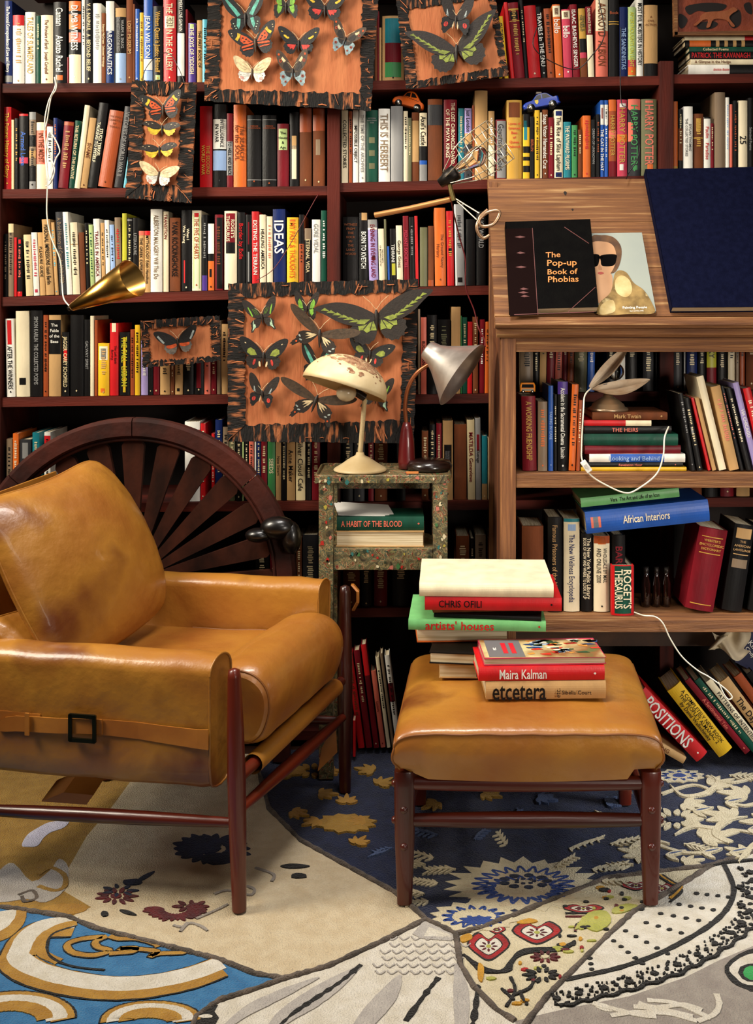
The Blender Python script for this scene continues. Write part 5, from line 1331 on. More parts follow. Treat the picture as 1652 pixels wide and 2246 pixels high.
pillow(NT, NB, FT, FB, .100, (.96, -.12, .38), (-.020, .012, .022), LEATHER, 'back_cushion', ch, .42)
# lower gusset cushion seen at the left edge
pillow(C(-.66, .03, .62), C(-.56, .05, .46), C(-.62, .35, .60), C(-.48, .16, .455), .05, (.9, -.3, .3), (0, 0, 0), LEATHER, 'lumbar_pad', ch, .5)
# back sling and loose straps
mb = MB(); mb.prism([C(-.76, .07, .42), C(-.83, .07, .86), C(-.83, .55, .90), C(-.76, .55, .45)], FV*.006, LEATHER); mb.build('back_sling', ch)
mb = MB(); lpp = [P(778, 1340, 3.13), P(788, 1322, 3.12), P(788, 1298, 3.12), P(776, 1284, 3.13)]; mb.prism([p for p in lpp]+[p+Vector((-.008, 0, 0)) for p in reversed(lpp)], (0, .02, 0), SK); mb.build('strap_end', ch)
mb = MB(); mb.prism([P(736, 1588, 3.04), P(740, 1650, 3.04), P(697, 1692, 3.04), P(706, 1640, 3.04)], (0, .003, 0), SK); mb.build('strap_end', ch)
mb = MB(); mb.prism([P(90, 1758, 2.66), P(140, 1738, 2.66), P(205, 1744, 2.66), P(190, 1765, 2.66)], (0, .12, .0), SK); mb.build('strap_end', ch)
# ---------------------------------------------------------------- ottoman
OA = P(888, 1978, 1.39*F/(1978-CY)); OA.z = 0; OBr = P(1426, 1974, 1.39*F/(1976-CY)); OBr.z = 0; OBr.y = OA.y
ov = Vector((.078, .997, 0)); ou = Vector((1, 0, 0)); OW = OBr.x-OA.x; OD = .50
def O(a, b, z): return OA+ou*a+ov*b+Vector((0, 0, z))
ot = empty('ottoman', O(OW/2, OD/2, 0)); tag(ot, 'square tan leather footstool with red brown wooden legs in front of the desk', 'footstool')
LEGH = .308
def oleg(a, b):
    prof = [(0, .0175), (.03, .0185), (.16, .0235), (.27, .0245), (LEGH-.003, .0240), (LEGH, .0225)]; mb = MB(); n_ = 16; vs = []
    for z, r in prof:
        for k in range(n_):
            t = 2*math.pi*k/n_; sx = abs(math.cos(t))**.6*math.copysign(1, math.cos(t)); sy = abs(math.sin(t))**.6*math.copysign(1, math.sin(t)); vs.append(O(a+r*sx, b+r*sy*.9, z))
    mb.add(vs, [(i*n_+j, i*n_+(j+1) % n_, (i+1)*n_+(j+1) % n_, (i+1)*n_+j) for i in range(len(prof)-1) for j in range(n_)], TEAK, True)
    mb.add(vs[:n_], [tuple(range(n_))], TEAK); mb.add(vs[-n_:], [tuple(reversed(range(n_)))], TEAK)
    o = mb.build('leg', ot); return o
for a, b in ((0, 0), (OW, 0), (0, OD), (OW, OD)):
    lg = oleg(a, b)
    if b == 0:
        for z in (.222, .137): MB().lathe([(0, -.006), (.0065, -.005), (.009, 0), (.009, .004)], O(a, -.021, z), (0, 1, 0), TEAK, 16).build('peg', lg)
    for z in (.275, .19):
        sx = -1 if a == 0 else 1; MB().lathe([(0, 0), (.006, .001), (.009, .006), (.009, .010)], O(a+sx*.031, b, z), (-sx, 0, 0), TEAK, 16).build('peg', lg)
def orail(a, b, r, nm='rail'):
    pts = [a.lerp(b, i/10) for i in range(11)]; MB().tube(pts, [r*(.85+.3*math.sin(math.pi*i/10)) for i in range(11)], TEAKX, 14).build(nm, ot)
for z, r in ((.276, .0175), (.190, .0165)):
    orail(O(.01, 0, z), O(OW-.01, 0, z), r); orail(O(.01, OD, z), O(OW-.01, OD, z), r)
for a in (0, OW):
    for z, r in ((.262, .0145), (.17, .0135)): orail(O(a, .01, z), O(a, OD-.01, z), r, 'side_rail')
# cushion: rounded box with notches above the legs
def cush():
    x0, x1, y0, y1 = -.022, OW+.022, -.030, OD+.03; zt_, zb = .412, .296; mb = MB(); nx, ny = 40, 26
    def top(i, j):
        s_, t_ = i*2-1, j*2-1; r = .06
        x = (x0+x1)/2+(x1-x0)/2*s_; y = (y0+y1)/2+(y1-y0)/2*t_
        ex = max(0, abs(s_)-(1-r*2/(x1-x0)))/(r*2/(x1-x0)); ey = max(0, abs(t_)-(1-r*1.2/(y1-y0)))/(r*1.2/(y1-y0))
        drop = .030*(1-math.sqrt(max(0, 1-min(1, ex)**2)))+.014*(1-math.sqrt(max(0, 1-min(1, ey)**2)))
        z = zt_+.012*(1-s_*s_)*(1-t_*t_)-drop+.0010*math.sin(x*60)*math.sin(y*44)
        return O(x, y, z)
    mb.grid(lambda i, j: top(.5-.5*math.cos(math.pi*i), .5-.5*math.cos(math.pi*j)), nx, ny, LEATHER)
    # side walls
    per = []
    for k in range(nx): per.append((k/(nx-1), 0))
    for k in range(1, ny): per.append((1, k/(ny-1)))
    for k in range(1, nx): per.append((1-k/(nx-1), 1))
    for k in range(1, ny-1): per.append((0, 1-k/(ny-1)))
    f = lambda q: .5-.5*math.cos(math.pi*q)
    rows_ = 9; M_ = len(per); vs = []
    for r in range(rows_):
        for (a, b) in per:
            A_, B_ = f(a), f(b); p = top(A_, B_)
            x = x0+(x1-x0)*A_; y = y0+(y1-y0)*B_
            dc = min(math.hypot(x-cx, (y-cy)) for cx in (x0, x1) for cy in (y0, y1))
            bot = zb-.010*math.sin(math.pi*min(1, max(0, A_)))*1.0
            if dc < .075: bot = max(bot, LEGH+.003+.006*(1-(dc/.075)**2)**.5)
            t = r/(rows_-1); z = p.z+(bot-p.z)*t; bulge = .010*math.sin(math.pi*t)
            d = Vector(((A_-.5)*2, 0, 0)) if False else None
            nx_ = (-1 if A_ < .001 else 1 if A_ > .999 else 0); ny_ = (-1 if B_ < .001 else 1 if B_ > .999 else 0)
            inn = -.012*t if True else 0
            vs.append(Vector((p.x, p.y, z))+ou*nx_*(bulge+inn)+ov*ny_*(bulge+inn))
    mb.add(vs, [(r*M_+k, r*M_+(k+1) % M_, (r+1)*M_+(k+1) % M_, (r+1)*M_+k) for r in range(rows_-1) for k in range(M_)], LEATHER, True)
    mb.add(vs[-M_:], [tuple(range(M_))], LEATHER)
    o = mb.build('cushion', ot)
    ring_ = [top(f(a), f(b))+Vector((0, 0, .0012)) for a, b in per]; L(MB().tube(ring_+[ring_[0]], .0028, PIPING, 6, False).build('piping', o), 'dark leather piping')
    for A_, B_ in ((0, 0), (1, 0)):
        k = per.index((A_, B_)); L(MB().tube([vs[r*M_+k]+Vector((0, -.001, 0)) for r in range(rows_)], .0024, PIPING, 6).build('piping', o), 'dark leather corner piping')
cush()
ZT = .4268
# ---------------------------------------------------------------- books on the ottoman
def yfor(py, z): return (CH-z)*F/(py-CY)
g = 'books stacked at the back left of the footstool'; pl = 'back left stack on the footstool'
def stack(items, ybase, z, g, pl):
    for it in items:
        x0, x1, pyt, pyb, col, ttl, tc, bd, D, yaw, rev, dY = it[:12]; kw = it[12] if len(it) > 12 else {}
        Y = ybase+dY; th = (pyb-pyt)*Y/F; yb_ = CY+(CH-z)*F/Y
        flat(x0, x1, yb_-th*F/Y, yb_, Y, col, ttl, tc, bd, D=D, yaw=yaw, rev=rev, place=pl, group=g, marks=False, **kw); z += th+.0012
stack([(963, 1047, 1456, 1487, 't', '', None, (), .19, -2, True, 0), (942, 1047, 1429, 1454, 'k', '', None, (), .20, -7, True, 0), (915, 1115, 1393, 1426, 'o', '', None, (), .20, 2, True, .075),
       (908, 1080, 1379, 1391, 'r', '', None, (), .2, -3, True, .05), (896, 1196, 1355, 1377, 'V', "artists' houses", 'r', (), .24, -3, False, 0, dict(trange=(.1, .65), size=.95)),
       (952, 1185, 1345, 1353, 'k', '', None, (), .20, -8, False, .02), (950, 1190, 1334, 1344, 's', '', None, (), .20, 4, False, .02),
       (932, 1231, 1303, 1332, 'r', 'CHRIS OFILI', 'k', (), .24, -2, False, 0, dict(trange=(.1, .42), size=.6, seedv=1)), (920, 1213, 1272, 1302, 'E', '', None, (), .26, -2, False, .0, dict(round_=.2))], yfor(1487, ZT), ZT, g, pl)
BOOKS[-2]['t'] = '~x'
stack([(1066, 1330, 1495, 1534, 't', 'etcetera', 'k', (), .145, 1.5, False, 0, dict(trange=(.05, .5), size=1.15)), (1050, 1328, 1462, 1493, 'r', 'Maira Kalman', 'w', (), .155, 2, False, 0, dict(trange=(.16, .54), size=.85)),
       (1062, 1332, 1444, 1460, 'i', '', None, (), .15, 2.5, True, .005)], yfor(1534, ZT), ZT, 'books stacked at the front right of the footstool', 'front stack on the footstool')
BOOKS[-2]['t'] = '~x'
eb = [b for b in BOOKS if b['t'] == 'etcetera'][-1]['o']; top = BOOKS[-1]['o']
m_ = MB(); Ye = yfor(1534, ZT); p = P(1222, 1526, Ye-.009)
m_.text('etc.', P(1224, 1520, Ye-.009), (0, 0, 1), (-1, 0, 0), .016, bm_('k')); m_.text('Sibella Court', P(1265, 1519, Ye-.007), (1, 0, 0), (0, 0, 1), .0135, bm_('k'), align='c')
L(m_.build('spine_lettering', eb), 'black author lettering')
# illustrated cover of the top book (front face up)
me_ = top.data; zz = max(v.co.z for v in me_.vertices)+top.location.z
x0_, x1_, y0_ = P(1064, 1440, Ye).x, P(1331, 1440, Ye).x, Ye+.014
cv = MB(); zc = zz+.0005
def cq(pts, m): cv.prism([(x0_+(x1_-x0_)*a-.006*b, y0_-.004+.146*b, zc) for a, b in pts], (0, 0, .0004), m)
cq([(0, 0), (1, .03), (.99, .98), (0, .95)], mat('cover_field', 'D8C890', .4, '8A5A30', 12, hex3='4A6A3A')); zc += .0005
cq([(.04, .02), (.34, .03), (.34, .93), (.04, .92)], mat('cover_grey_panel', '6E6A6C', .4)); zc += .0005
random.seed(5)
for k in range(46):
    a, b = random.uniform(.38, .95), random.uniform(.1, .9); m = mat('cover_dab_%d' % (k % 7), ['C83020', '1E3A6A', 'E8E0C8', '2A4A2A', 'D88A3A', '1A1412', '9AB0C8'][k % 7], .4)
    cq([(a, b), (a+random.uniform(.03, .12), b+random.uniform(-.05, .05)), (a+random.uniform(.02, .1), b+.06+random.uniform(0, .06)), (a-.02, b+.05)], m)
for a in (.17, .24): cq([(a, .2), (a+.04, .2), (a+.04, .75), (a, .75)], mat('cover_red_letters', 'C81E2E', .4))
cv.text('etc', (x0_+(x1_-x0_)*.11, y0_+.05, zc), (0, 1, 0), (-1, 0, 0), .016, MATS['white_lettering'], align='l')
L(cv.build('cover_print', top), 'colourful painted cover')
# ---------------------------------------------------------------- books leaning on the rug at the right
def lean(xb, yb, xt, yt, wpx, Y, col, title='', tcol=None, bands=(), D=.17, label_place='', grp='', **k):
    """spine from bottom-end point (xb,yb) to top-end point (xt,yt), centre line"""
    b = P(xb, yb, Y); t = P(xt, yt, Y); z = (t-b).normalized(); y = Vector((0, 1, 0)); x = y.cross(z).normalized()
    R = Matrix((x, y, z)).transposed(); o = book(b, R, wpx*Y/F, (t-b).length, D, col, title.lstrip('~'), tcol, bands, **k)
    reg(o, col, title, label_place, xb, wpx, grp, bands); return o
g = 'books leaning on the rug at the right'; pl = 'leaning on the rug beside the footstool'
LB = [(1502, 1668, 1380, 1598, 16, 't', 'ART YOUNG', 's', {}), (1540, 1660, 1404, 1518, 32, 'r', 'POSITIONS', 'w', dict(size=.95, trange=(.1, .8))),
      (1592, 1650, 1478, 1505, 36, 'y', "A COMPLETELY NEW BOOK/THE PEOPLE'S ALMANAC 2/by David Wallechinsky", 'k', dict(size=.75, trange=(.06, .9))),
      (1640, 1650, 1508, 1490, 14, 'm', 'A Sentimental Tale', 'h', {}), (1664, 1655, 1529, 1490, 14, 'd', '', None, {}), (1691, 1665, 1554, 1492, 15, 'E', 'PATTERNS OF INTENTION', 'k', {}),
      (1729, 1680, 1588, 1490, 24, 't', 'The Day', 'k', dict(trange=(.2, .5))), (1757, 1670, 1618, 1480, 20, 'j', 'DAUGHTERS', 's', {}), (1786, 1670, 1644, 1475, 16, 'k', '', None, {})]
for i, (xb, yb, xt, yt, w, c, t, tc, kw) in enumerate(LB):
    bb_ = kw.pop('bands', ()); lean(xb, yb, xt, yt, w, 3.24, c, t, tc, bb_, .12, pl, g, seedv=i, **kw)
flat(1440, 1530, 1632, 1648, 3.38, 'k', '', None, ((.2, .24, 'o'), (.3, .34, 'o'), (.4, .44, 'o')), D=.04, place=pl, group=g, marks=False)
# between armchair and ottoman
g = 'books leaning on the floor between armchair and footstool'; pl = 'floor pile between armchair and footstool'
row('1A', '''786 800 1432 r -27||s
803 817 1425 m -28||
820 832 1412 m -29|||0-0.3:r N
835 846 1470 h -22|Letters|m
849 857 1440 E -26||k
860 866 1432 u -27|||N
869 880 1436 w -26|||0.3-0.5:m''', Y=3.36, D=.06, place=pl, group=g, line=lambda x: 1642)
row('1A', '''762 771 1560 E 0||k
774 780 1580 r 0''', Y=3.30, D=.05, place=pl, group=g, line=lambda x: 1662)
# ---------------------------------------------------------------- patchwork rug
rug = empty('patchwork_rug', (0, 2.6, -.012)); tag(rug, 'large patchwork rug of blue, cream, navy floral and lace patterned pieces covering the floor', 'rug')
RC = {'cream': ('CDB894', 'D8C6A4'), 'white': ('E2DACA', 'D4CAB6'), 'blue': ('2E6C9C', '3E7CAA'), 'navy': ('0A1430', '141F40'), 'gold': ('A8792A', 'B88A36'), 'grey': ('958A80', 'A49A8E'),
      'lgrey': ('B0A8A0', 'BEB6AC'), 'black': ('14120F', '1E1A16'), 'red': ('B01E1E', '8E1818'), 'wine': ('4A1418', '6A1A1E'), 'lime': ('A8A848', 'B8B45A'), 'yellow': ('D0982A', 'C08A24'),
      'fcream': ('CFC09C', 'DACCAA'), 'mustard': ('9A7226', 'AA8232'), 'dnavy': ('101830', '182242'), 'steel': ('3E4E72', '4A5A7E'), 'green': ('2E9A4A', '3AA858'), 'seam': ('6E6054', '4E443A'), 'pearl': ('C4C0D4', 'D2CEDE'), 'vblue': ('1C3A82', '24468E')}
def rm_(c): return mat('wool_'+c, RC[c][0], 1.0, RC[c][1], 30, bump=.9, bscale=260, spec=.1, sheen=.15)
class Rug(MB):
    lay = 0
    def poly(s, pts, c, smooth=0, h=.0012):
        s.lay += 1; z = .00001*s.lay
        p = [(x, y) for x, y in pts]
        if smooth: p = [(q.x, q.y) for q in cr([(x, y, 0) for x, y in p], smooth, True)]
        w = [FL(x, y, 0) for x, y in p]; w = [Vector((q.x, q.y, 0)) for q in w]
        s.prism([q+Vector((0, 0, -.006)) for q in w], (0, 0, .0012+h+z), rm_(c)); return s
    def line(s, pts, w, c, n=6, wob=.0008, h=.002, taper=False):
        """tufted line of world width w metres along picture points"""
        s.lay += 1; z = .00001*s.lay
        q = cr([(x, y, 0) for x, y in pts], n); q = [FL(a.x, a.y) for a in q]; q = [Vector((a.x, a.y, 0)) for a in q]; Lf, Rt = [], []
        for i, p in enumerate(q):
            t = (q[min(i+1, len(q)-1)]-q[max(i-1, 0)]); t = t.normalized() if t.length else Vector((1, 0, 0)); nn = Vector((-t.y, t.x, 0))
            ww = w/2*(1 if not taper else max(.15, math.sin(math.pi*(i+.5)/len(q))))+random.uniform(-wob, wob)
            Lf.append(p+nn*ww); Rt.append(p-nn*ww)
        n_ = len(q); H = Vector((0, 0, h+z-.0048)); DZ = Vector((0, 0, -.006)); vs = [p+H for p in Lf]+[p+H for p in Rt]+[p+DZ for p in Lf]+[p+DZ for p in Rt]
        s.add(vs, [(i, i+n_, i+1+n_, i+1) for i in range(n_-1)]+[(i, i+1, i+1+2*n_, i+2*n_) for i in range(n_-1)]+[(i+n_, i+3*n_, i+1+3*n_, i+1+n_) for i in range(n_-1)], rm_(c)); return s
    def blob(s, x, y, rx, ry, c, k=10, j=.25, h=.002): return s.poly([(x+rx*math.cos(2*math.pi*i/k)*random.uniform(1-j, 1), y+ry*math.sin(2*math.pi*i/k)*random.uniform(1-j, 1)) for i in range(k)], c, 0, h)
    def leaf(s, x0, y0, x1, y1, w, c, h=.002):
        dx, dy = x1-x0, y1-y0; l = math.hypot(dx, dy); nx, ny = -dy/l*w, dx/l*w
        return s.poly([(x0, y0), (x0+dx*.3+nx, y0+dy*.3+ny*.6), (x0+dx*.7+nx*.8, y0+dy*.7+ny*.5), (x1, y1), (x0+dx*.7-nx*.8, y0+dy*.7-ny*.5), (x0+dx*.3-nx, y0+dy*.3-ny*.6)], c, 3, h)
def patch(c, pts):
    o = Rug(); w = [FL(x, y) for x, y in pts]; o.prism([Vector((p.x, p.y, -.0125)) for p in w], (0, 0, .0077), rm_(c)); return o
random.seed(11)
# blue patch with white and gold rings
b = patch('blue', [(-700, 1960), (0, 1985), (90, 1998), (150, 2008), (210, 2032), (300, 2055), (400, 2080), (480, 2100), (560, 2132), (625, 2142), (560, 2165), (480, 2190), (430, 2225), (410, 2260), (380, 2600), (-900, 2600)])
def arc(cx, cy, rx, ry, a0, a1, n=14): return [(cx+rx*math.cos(math.radians(a0+(a1-a0)*i/n)), cy+ry*math.sin(math.radians(a0+(a1-a0)*i/n))) for i in range(n+1)]
big = [(168, 2020), (100, 2025), (62, 2048), (44, 2080), (42, 2098), (80, 2122), (150, 2142), (240, 2154), (330, 2150), (420, 2132), (486, 2108)]
b.line([(x-4, y+10) for x, y in big], .080, 'black'); b.line([(x-3, y+9) for x, y in big], .074, 'gold'); b.line([(x, y) for x, y in big], .046, 'white')
inn = [(168, 2020), (120, 2034), (95, 2060), (90, 2085), (130, 2106)]; b.line(inn, .022, 'gold')
b.line([(166, 2028), (118, 2044), (104, 2068), (112, 2096), (160, 2116), (230, 2124)], .006, 'black')
sw_ = [(225, 2052), (180, 2056), (148, 2068), (160, 2086), (205, 2092), (240, 2082), (215, 2074), (210, 2062), (235, 2050)]; b.line(sw_, .020, 'black'); b.line(sw_, .014, 'gold')
sw2 = [(240, 2088), (290, 2084), (296, 2076), (262, 2078), (300, 2078), (345, 2084), (330, 2094), (352, 2088), (400, 2086), (410, 2078)]; b.line(sw2, .018, 'black'); b.line(sw2, .013, 'gold')
sw3 = [(240, 2050), (262, 2056), (300, 2056), (338, 2066), (346, 2074)]; b.line(sw3, .017, 'black'); b.line(sw3, .012, 'gold')
for (cx, cy, rx, ry) in ((30, 2230, 110, 44), (330, 2234, 85, 26)):
    for rr, c_, w in ((1.0, 'black', .05), (.98, 'gold', .045), (.86, 'white', .04), (.62, 'gold', .030)): b.line(arc(cx, cy, rx*rr, ry*rr, -185, 5), w, c_)
e0 = [(-60, 2056), (0, 2050), (30, 2026), (38, 2004), (36, 1994)]; b.line(e0, .04, 'gold'); b.line([(-60, 2040), (-10, 2032), (12, 2012), (16, 1994)], .04, 'white')
b.build('patch', rug)
# mustard patch with pearl scrolls
m = patch('mustard', [(-900, 1600), (330, 1650), (250, 1760), (190, 1830), (150, 1900), (140, 1950), (200, 1985), (150, 2008), (90, 1998), (0, 1985), (-700, 1960)])
m.poly([(48, 1850), (60, 1828), (84, 1812), (110, 1800), (150, 1797), (140, 1812), (112, 1822), (96, 1834), (82, 1852), (60, 1854)], 'pearl', 4)
m.poly([(-40, 1960), (0, 1905), (30, 1890), (70, 1930), (110, 1905), (130, 1880), (150, 1900), (142, 1948), (100, 1975), (60, 1968), (0, 1975)], 'lgrey', 3)
m.line([(40, 1960), (70, 1950), (80, 1966), (55, 1974), (48, 1962)], .008, 'seam'); m.line([(84, 1940), (120, 1950), (142, 1940), (140, 1915), (110, 1900), (84, 1915)], .012, 'mustard'); m.poly([(90, 1992), (120, 1980), (180, 1980), (190, 1992), (150, 2002)], 'gold', 3)
L(m.build('patch', rug), 'mustard and pearl scroll patch')
# cream patch with dark flowers
c = patch('cream', [(330, 1650), (560, 1650), (590, 1770), (660, 1840), (760, 1895), (870, 1955), (935, 2012), (840, 2060), (720, 2115), (625, 2142), (560, 2132), (480, 2100), (400, 2080), (300, 2055), (210, 2032), (150, 2008), (200, 1985), (140, 1950), (150, 1900), (190, 1830), (250, 1760)])
def mum(r, x, y, rx, ry, col, k=14, col2=None, a0=0, a1=360):
    for i in range(k):
        t = math.radians(a0+(a1-a0)*i/k); r.leaf(x+rx*.35*math.cos(t), y+ry*.35*math.sin(t), x+rx*math.cos(t)*random.uniform(.85, 1.05), y+ry*math.sin(t)*random.uniform(.85, 1.05), rx*.11, col)
    if col2: r.blob(x, y, rx*.3, ry*.3, col2)
mum(c, 462, 1858, 95, 36, 'dnavy', 18, 'dnavy'); c.blob(440, 1850, 55, 24, 'dnavy'); c.blob(480, 1880, 45, 16, 'dnavy')
mum(c, 255, 1962, 48, 20, 'wine', 11, 'wine'); mum(c, 262, 1950, 44, 16, 'dnavy', 7); c.blob(292, 1932, 26, 8, 'dnavy'); c.leaf(300, 1930, 340, 1908, 6, 'dnavy')
mum(c, 385, 1992, 70, 26, 'wine', 16, None, -30, 200); mum(c, 420, 1985, 46, 15, 'wine', 8, 'wine'); c.blob(350, 2000, 18, 8, 'wine')
c.blob(229, 2001, 10, 7, 'black'); c.leaf(262, 1993, 300, 2004, 6, 'black'); c.leaf(615, 1897, 680, 1897, 8, 'black'); c.blob(656, 1918, 22, 6, 'black')
for q in ([(395, 2040), (415, 2022), (440, 2028), (455, 2038)], [(380, 2026), (400, 2030), (412, 2020)], [(470, 1958), (500, 1950), (548, 1960), (558, 1948), (540, 1940)], [(430, 2012), (470, 1995), (500, 1980)], [(560, 1900), (600, 1915), (596, 1930)]): c.line(q, .007, 'grey')
L(c.build('patch', rug), 'plain cream patch with small dark flowers')
# white patch with grey fan folds
d = patch('white', [(625, 2142), (720, 2115), (840, 2060), (935, 2012), (1000, 2045), (1010, 2110), (1040, 2160), (1090, 2210), (1130, 2235), (1200, 2600), (380, 2600), (410, 2260), (430, 2225), (480, 2190), (560, 2165)])
for q, w in (([(790, 2115), (740, 2150), (680, 2190), (620, 2230), (560, 2290)], .05), ([(878, 2135), (850, 2180), (800, 2240), (760, 2300)], .045), ([(1000, 2110), (1010, 2160), (1012, 2230), (1005, 2300)], .032), ([(700, 2140), (620, 2175), (540, 2215), (470, 2270)], .03)):
    d.line(q, w, 'lgrey', taper=True)
for q in ([(792, 2112), (750, 2148), (690, 2188), (640, 2222), (600, 2260)], [(962, 2140), (930, 2180), (890, 2235)], [(1048, 2156), (1044, 2200), (1036, 2250)]): d.line(q, .010, 'black', wob=.003)
for i in range(6):
    y = 2050+i*15
    for k in range(7): x = 850+k*26+(i % 2)*13-i*8; d.line([(x, y), (x+10, y+8), (x+22, y+1)], .003, 'lgrey')
d.poly([(930, 2016), (905, 2045), (925, 2055), (990, 2060), (1000, 2046)], 'lgrey'); d.poly([(940, 2030), (930, 2050), (990, 2052), (985, 2045)], 'white')
d.poly([(432, 2222), (450, 2208), (478, 2200), (470, 2214), (480, 2228), (470, 2246), (430, 2248)], 'black'); d.blob(452, 2226, 18, 5, 'white')
d.build('patch', rug)
# navy floral patch
n_ = patch('navy', [(560, 1641), (2300, 1641), (2300, 1860), (1652, 1865), (1560, 1895), (1440, 1908), (1330, 1922), (1250, 1955), (1060, 2030), (1000, 2045), (935, 2012), (870, 1955), (760, 1895), (660, 1840), (590, 1770)])
def petal_ring(r, x, y, rx, ry, k, col, line='vblue', a0=0, a1=360):
    pts = []
    for i in range(k*2):
        t = math.radians(a0+(a1-a0)*i/(k*2)); q = 1 if i % 2 else .8; pts.append((x+rx*q*math.cos(t)*random.uniform(.94, 1.06), y+ry*q*math.sin(t)*random.uniform(.94, 1.06)))
    r.poly(pts, col)
    for i in range(k):
        t = math.radians(a0+(a1-a0)*(i+.25)/k)
        if line: r.line([(x+rx*.46*math.cos(t-.1), y+ry*.46*math.sin(t-.1)), (x+rx*.66*math.cos(t), y+ry*.66*math.sin(t)), (x+rx*.46*math.cos(t+.16), y+ry*.46*math.sin(t+.16))], .006, line)
petal_ring(n_, 1148, 1938, 170, 62, 22, 'fcream'); petal_ring(n_, 1148, 1946, 135, 42, 18, 'cream')
for i in range(9): t = i*2*math.pi/9; n_.blob(1152+48*math.cos(t), 1930+13*math.sin(t), 13, 5, 'dnavy')
for i in range(7): t = i*2*math.pi/7; n_.blob(1152+20*math.cos(t), 1930+5*math.sin(t), 6, 2.5, 'dnavy')
petal_ring(n_, 1040, 2008, 105, 36, 14, 'fcream'); n_.blob(1046, 2016, 32, 10, 'vblue'); mum(n_, 1046, 2016, 44, 12, 'vblue', 9)
for x, y, l, a, k in ((960, 1935, 60, 195, 6), (1300, 1905, 80, -20, 6), (1250, 1860, 90, -35, 5), (1110, 1850, 60, -110, 4), (950, 1880, 60, 210, 4), (940, 1975, 50, 170, 4), (1320, 1930, 60, 5, 4)):
    ca, sa = math.cos(math.radians(a)), math.sin(math.radians(a))*.5; n_.line([(x, y), (x+l*.5*ca, y+l*.5*sa-3), (x+l*ca, y+l*sa)], .008, 'fcream')
    for i in range(k):
        f_ = i/k; px, py = x+l*f_*ca, y+l*f_*sa
        for s_ in (-1, 1): n_.leaf(px, py, px+16*ca+s_*10*sa*2, py+9*sa+s_*8, 2.4, 'fcream')
def bigleafs(x, y, sc, col, ang=0):
    for a, l in ((0, 1), (35, .8), (-35, .8), (70, .6), (-70, .6)):
        t = math.radians(a+ang); n_.leaf(x, y, x+sc*l*math.cos(t), y+sc*l*math.sin(t)*.45, sc*.13, col)
for x, y, s_, a in ((1420, 1870, 70, -160), (1540, 1835, 90, -20), (1610, 1790, 80, 200), (1500, 1760, 60, 20), (1640, 1740, 70, 190), (1560, 1720, 60, -30), (1470, 1700, 50, 10), (1640, 1870, 60, -150), (1700, 1800, 80, 180), (1400, 1880, 40, 20), (1500, 1890, 50, -20)): bigleafs(x, y, s_, 'fcream', a)
mum(n_, 1480, 1795, 70, 24, 'fcream', 13, 'dnavy'); petal_ring(n_, 1490, 1700, 60, 15, 11, 'fcream'); n_.blob(1490, 1700, 16, 5, 'vblue')
for q in ([(1450, 1740), (1520, 1720), (1560, 1735), (1530, 1745)], [(1560, 1850), (1600, 1820), (1652, 1825)], [(1550, 1700), (1600, 1715), (1652, 1705)], [(1600, 1760), (1640, 1765), (1680, 1750)], [(1440, 1850), (1500, 1868), (1560, 1868)]): n_.line(q, .012, 'fcream')
for x, y, l_, a_, k in ((960, 1830, 60, -160, 5), (1040, 1840, 50, -60, 4), (1220, 1900, 60, -50, 5), (1340, 1850, 70, -20, 5), (1000, 1905, 60, 175, 5), (930, 1960, 44, 200, 4), (1390, 1895, 50, 170, 4), (1370, 1800, 60, -150, 4), (1130, 1800, 50, -80, 4), (1500, 1850, 60, 30, 5), (1600, 1700, 50, 10, 4), (1450, 1770, 50, 120, 4), (1330, 1720, 50, 20, 4), (880, 1900, 44, -30, 4), (860, 1860, 44, 150, 4)):
    ca, sa = math.cos(math.radians(a_)), math.sin(math.radians(a_))*.5; cc = 'fcream' if x > 1150 or y > 1890 else 'steel'; n_.line([(x, y), (x+l_*.5*ca, y+l_*.5*sa-4), (x+l_*ca, y+l_*sa)], .006, cc)
    for i in range(k):
        f_ = (i+.5)/k; px, py = x+l_*f_*ca, y+l_*f_*sa
        for s_ in (-1, 1): n_.leaf(px, py, px+20*ca-s_*14*sa, py+12*sa+s_*9*abs(ca), 1.8, cc)
for q in ([(1470, 1720), (1500, 1745), (1550, 1738), (1575, 1715), (1560, 1700)], [(1600, 1850), (1570, 1830), (1590, 1800), (1640, 1790)], [(1480, 1830), (1520, 1812), (1570, 1815), (1600, 1800)], [(1380, 1860), (1420, 1842), (1470, 1850)], [(1620, 1890), (1660, 1850), (1700, 1850)]): n_.line(q, .018, 'fcream', taper=True)
for x, y in ((1590, 1760), (1540, 1870), (1460, 1875), (1640, 1820), (1520, 1780), (1600, 1870)): n_.leaf(x, y, x+46, y-10, 7, 'fcream'); n_.leaf(x+6, y-2, x+38, y-8, 2.5, 'steel'); n_.leaf(x, y, x+30, y+12, 5, 'fcream')
for x, y in ((640, 1700), (700, 1740), (760, 1760), (640, 1780), (700, 1800), (800, 1800), (780, 1850)): bigleafs(x, y, 44, 'gold', random.uniform(0, 360))
mum(n_, 690, 1690, 60, 16, 'gold', 12); petal_ring(n_, 760, 1805, 70, 22, 12, 'mustard', None)
for x, y in ((960, 1760), (1000, 1800), (1060, 1740), (1180, 1750), (1330, 1760), (830, 1720), (820, 1690), (1360, 1700)): bigleafs(x, y, 46, 'steel' if x > 1100 else 'mustard', random.uniform(0, 360))
L(n_.build('patch', rug), 'navy blue floral patch')
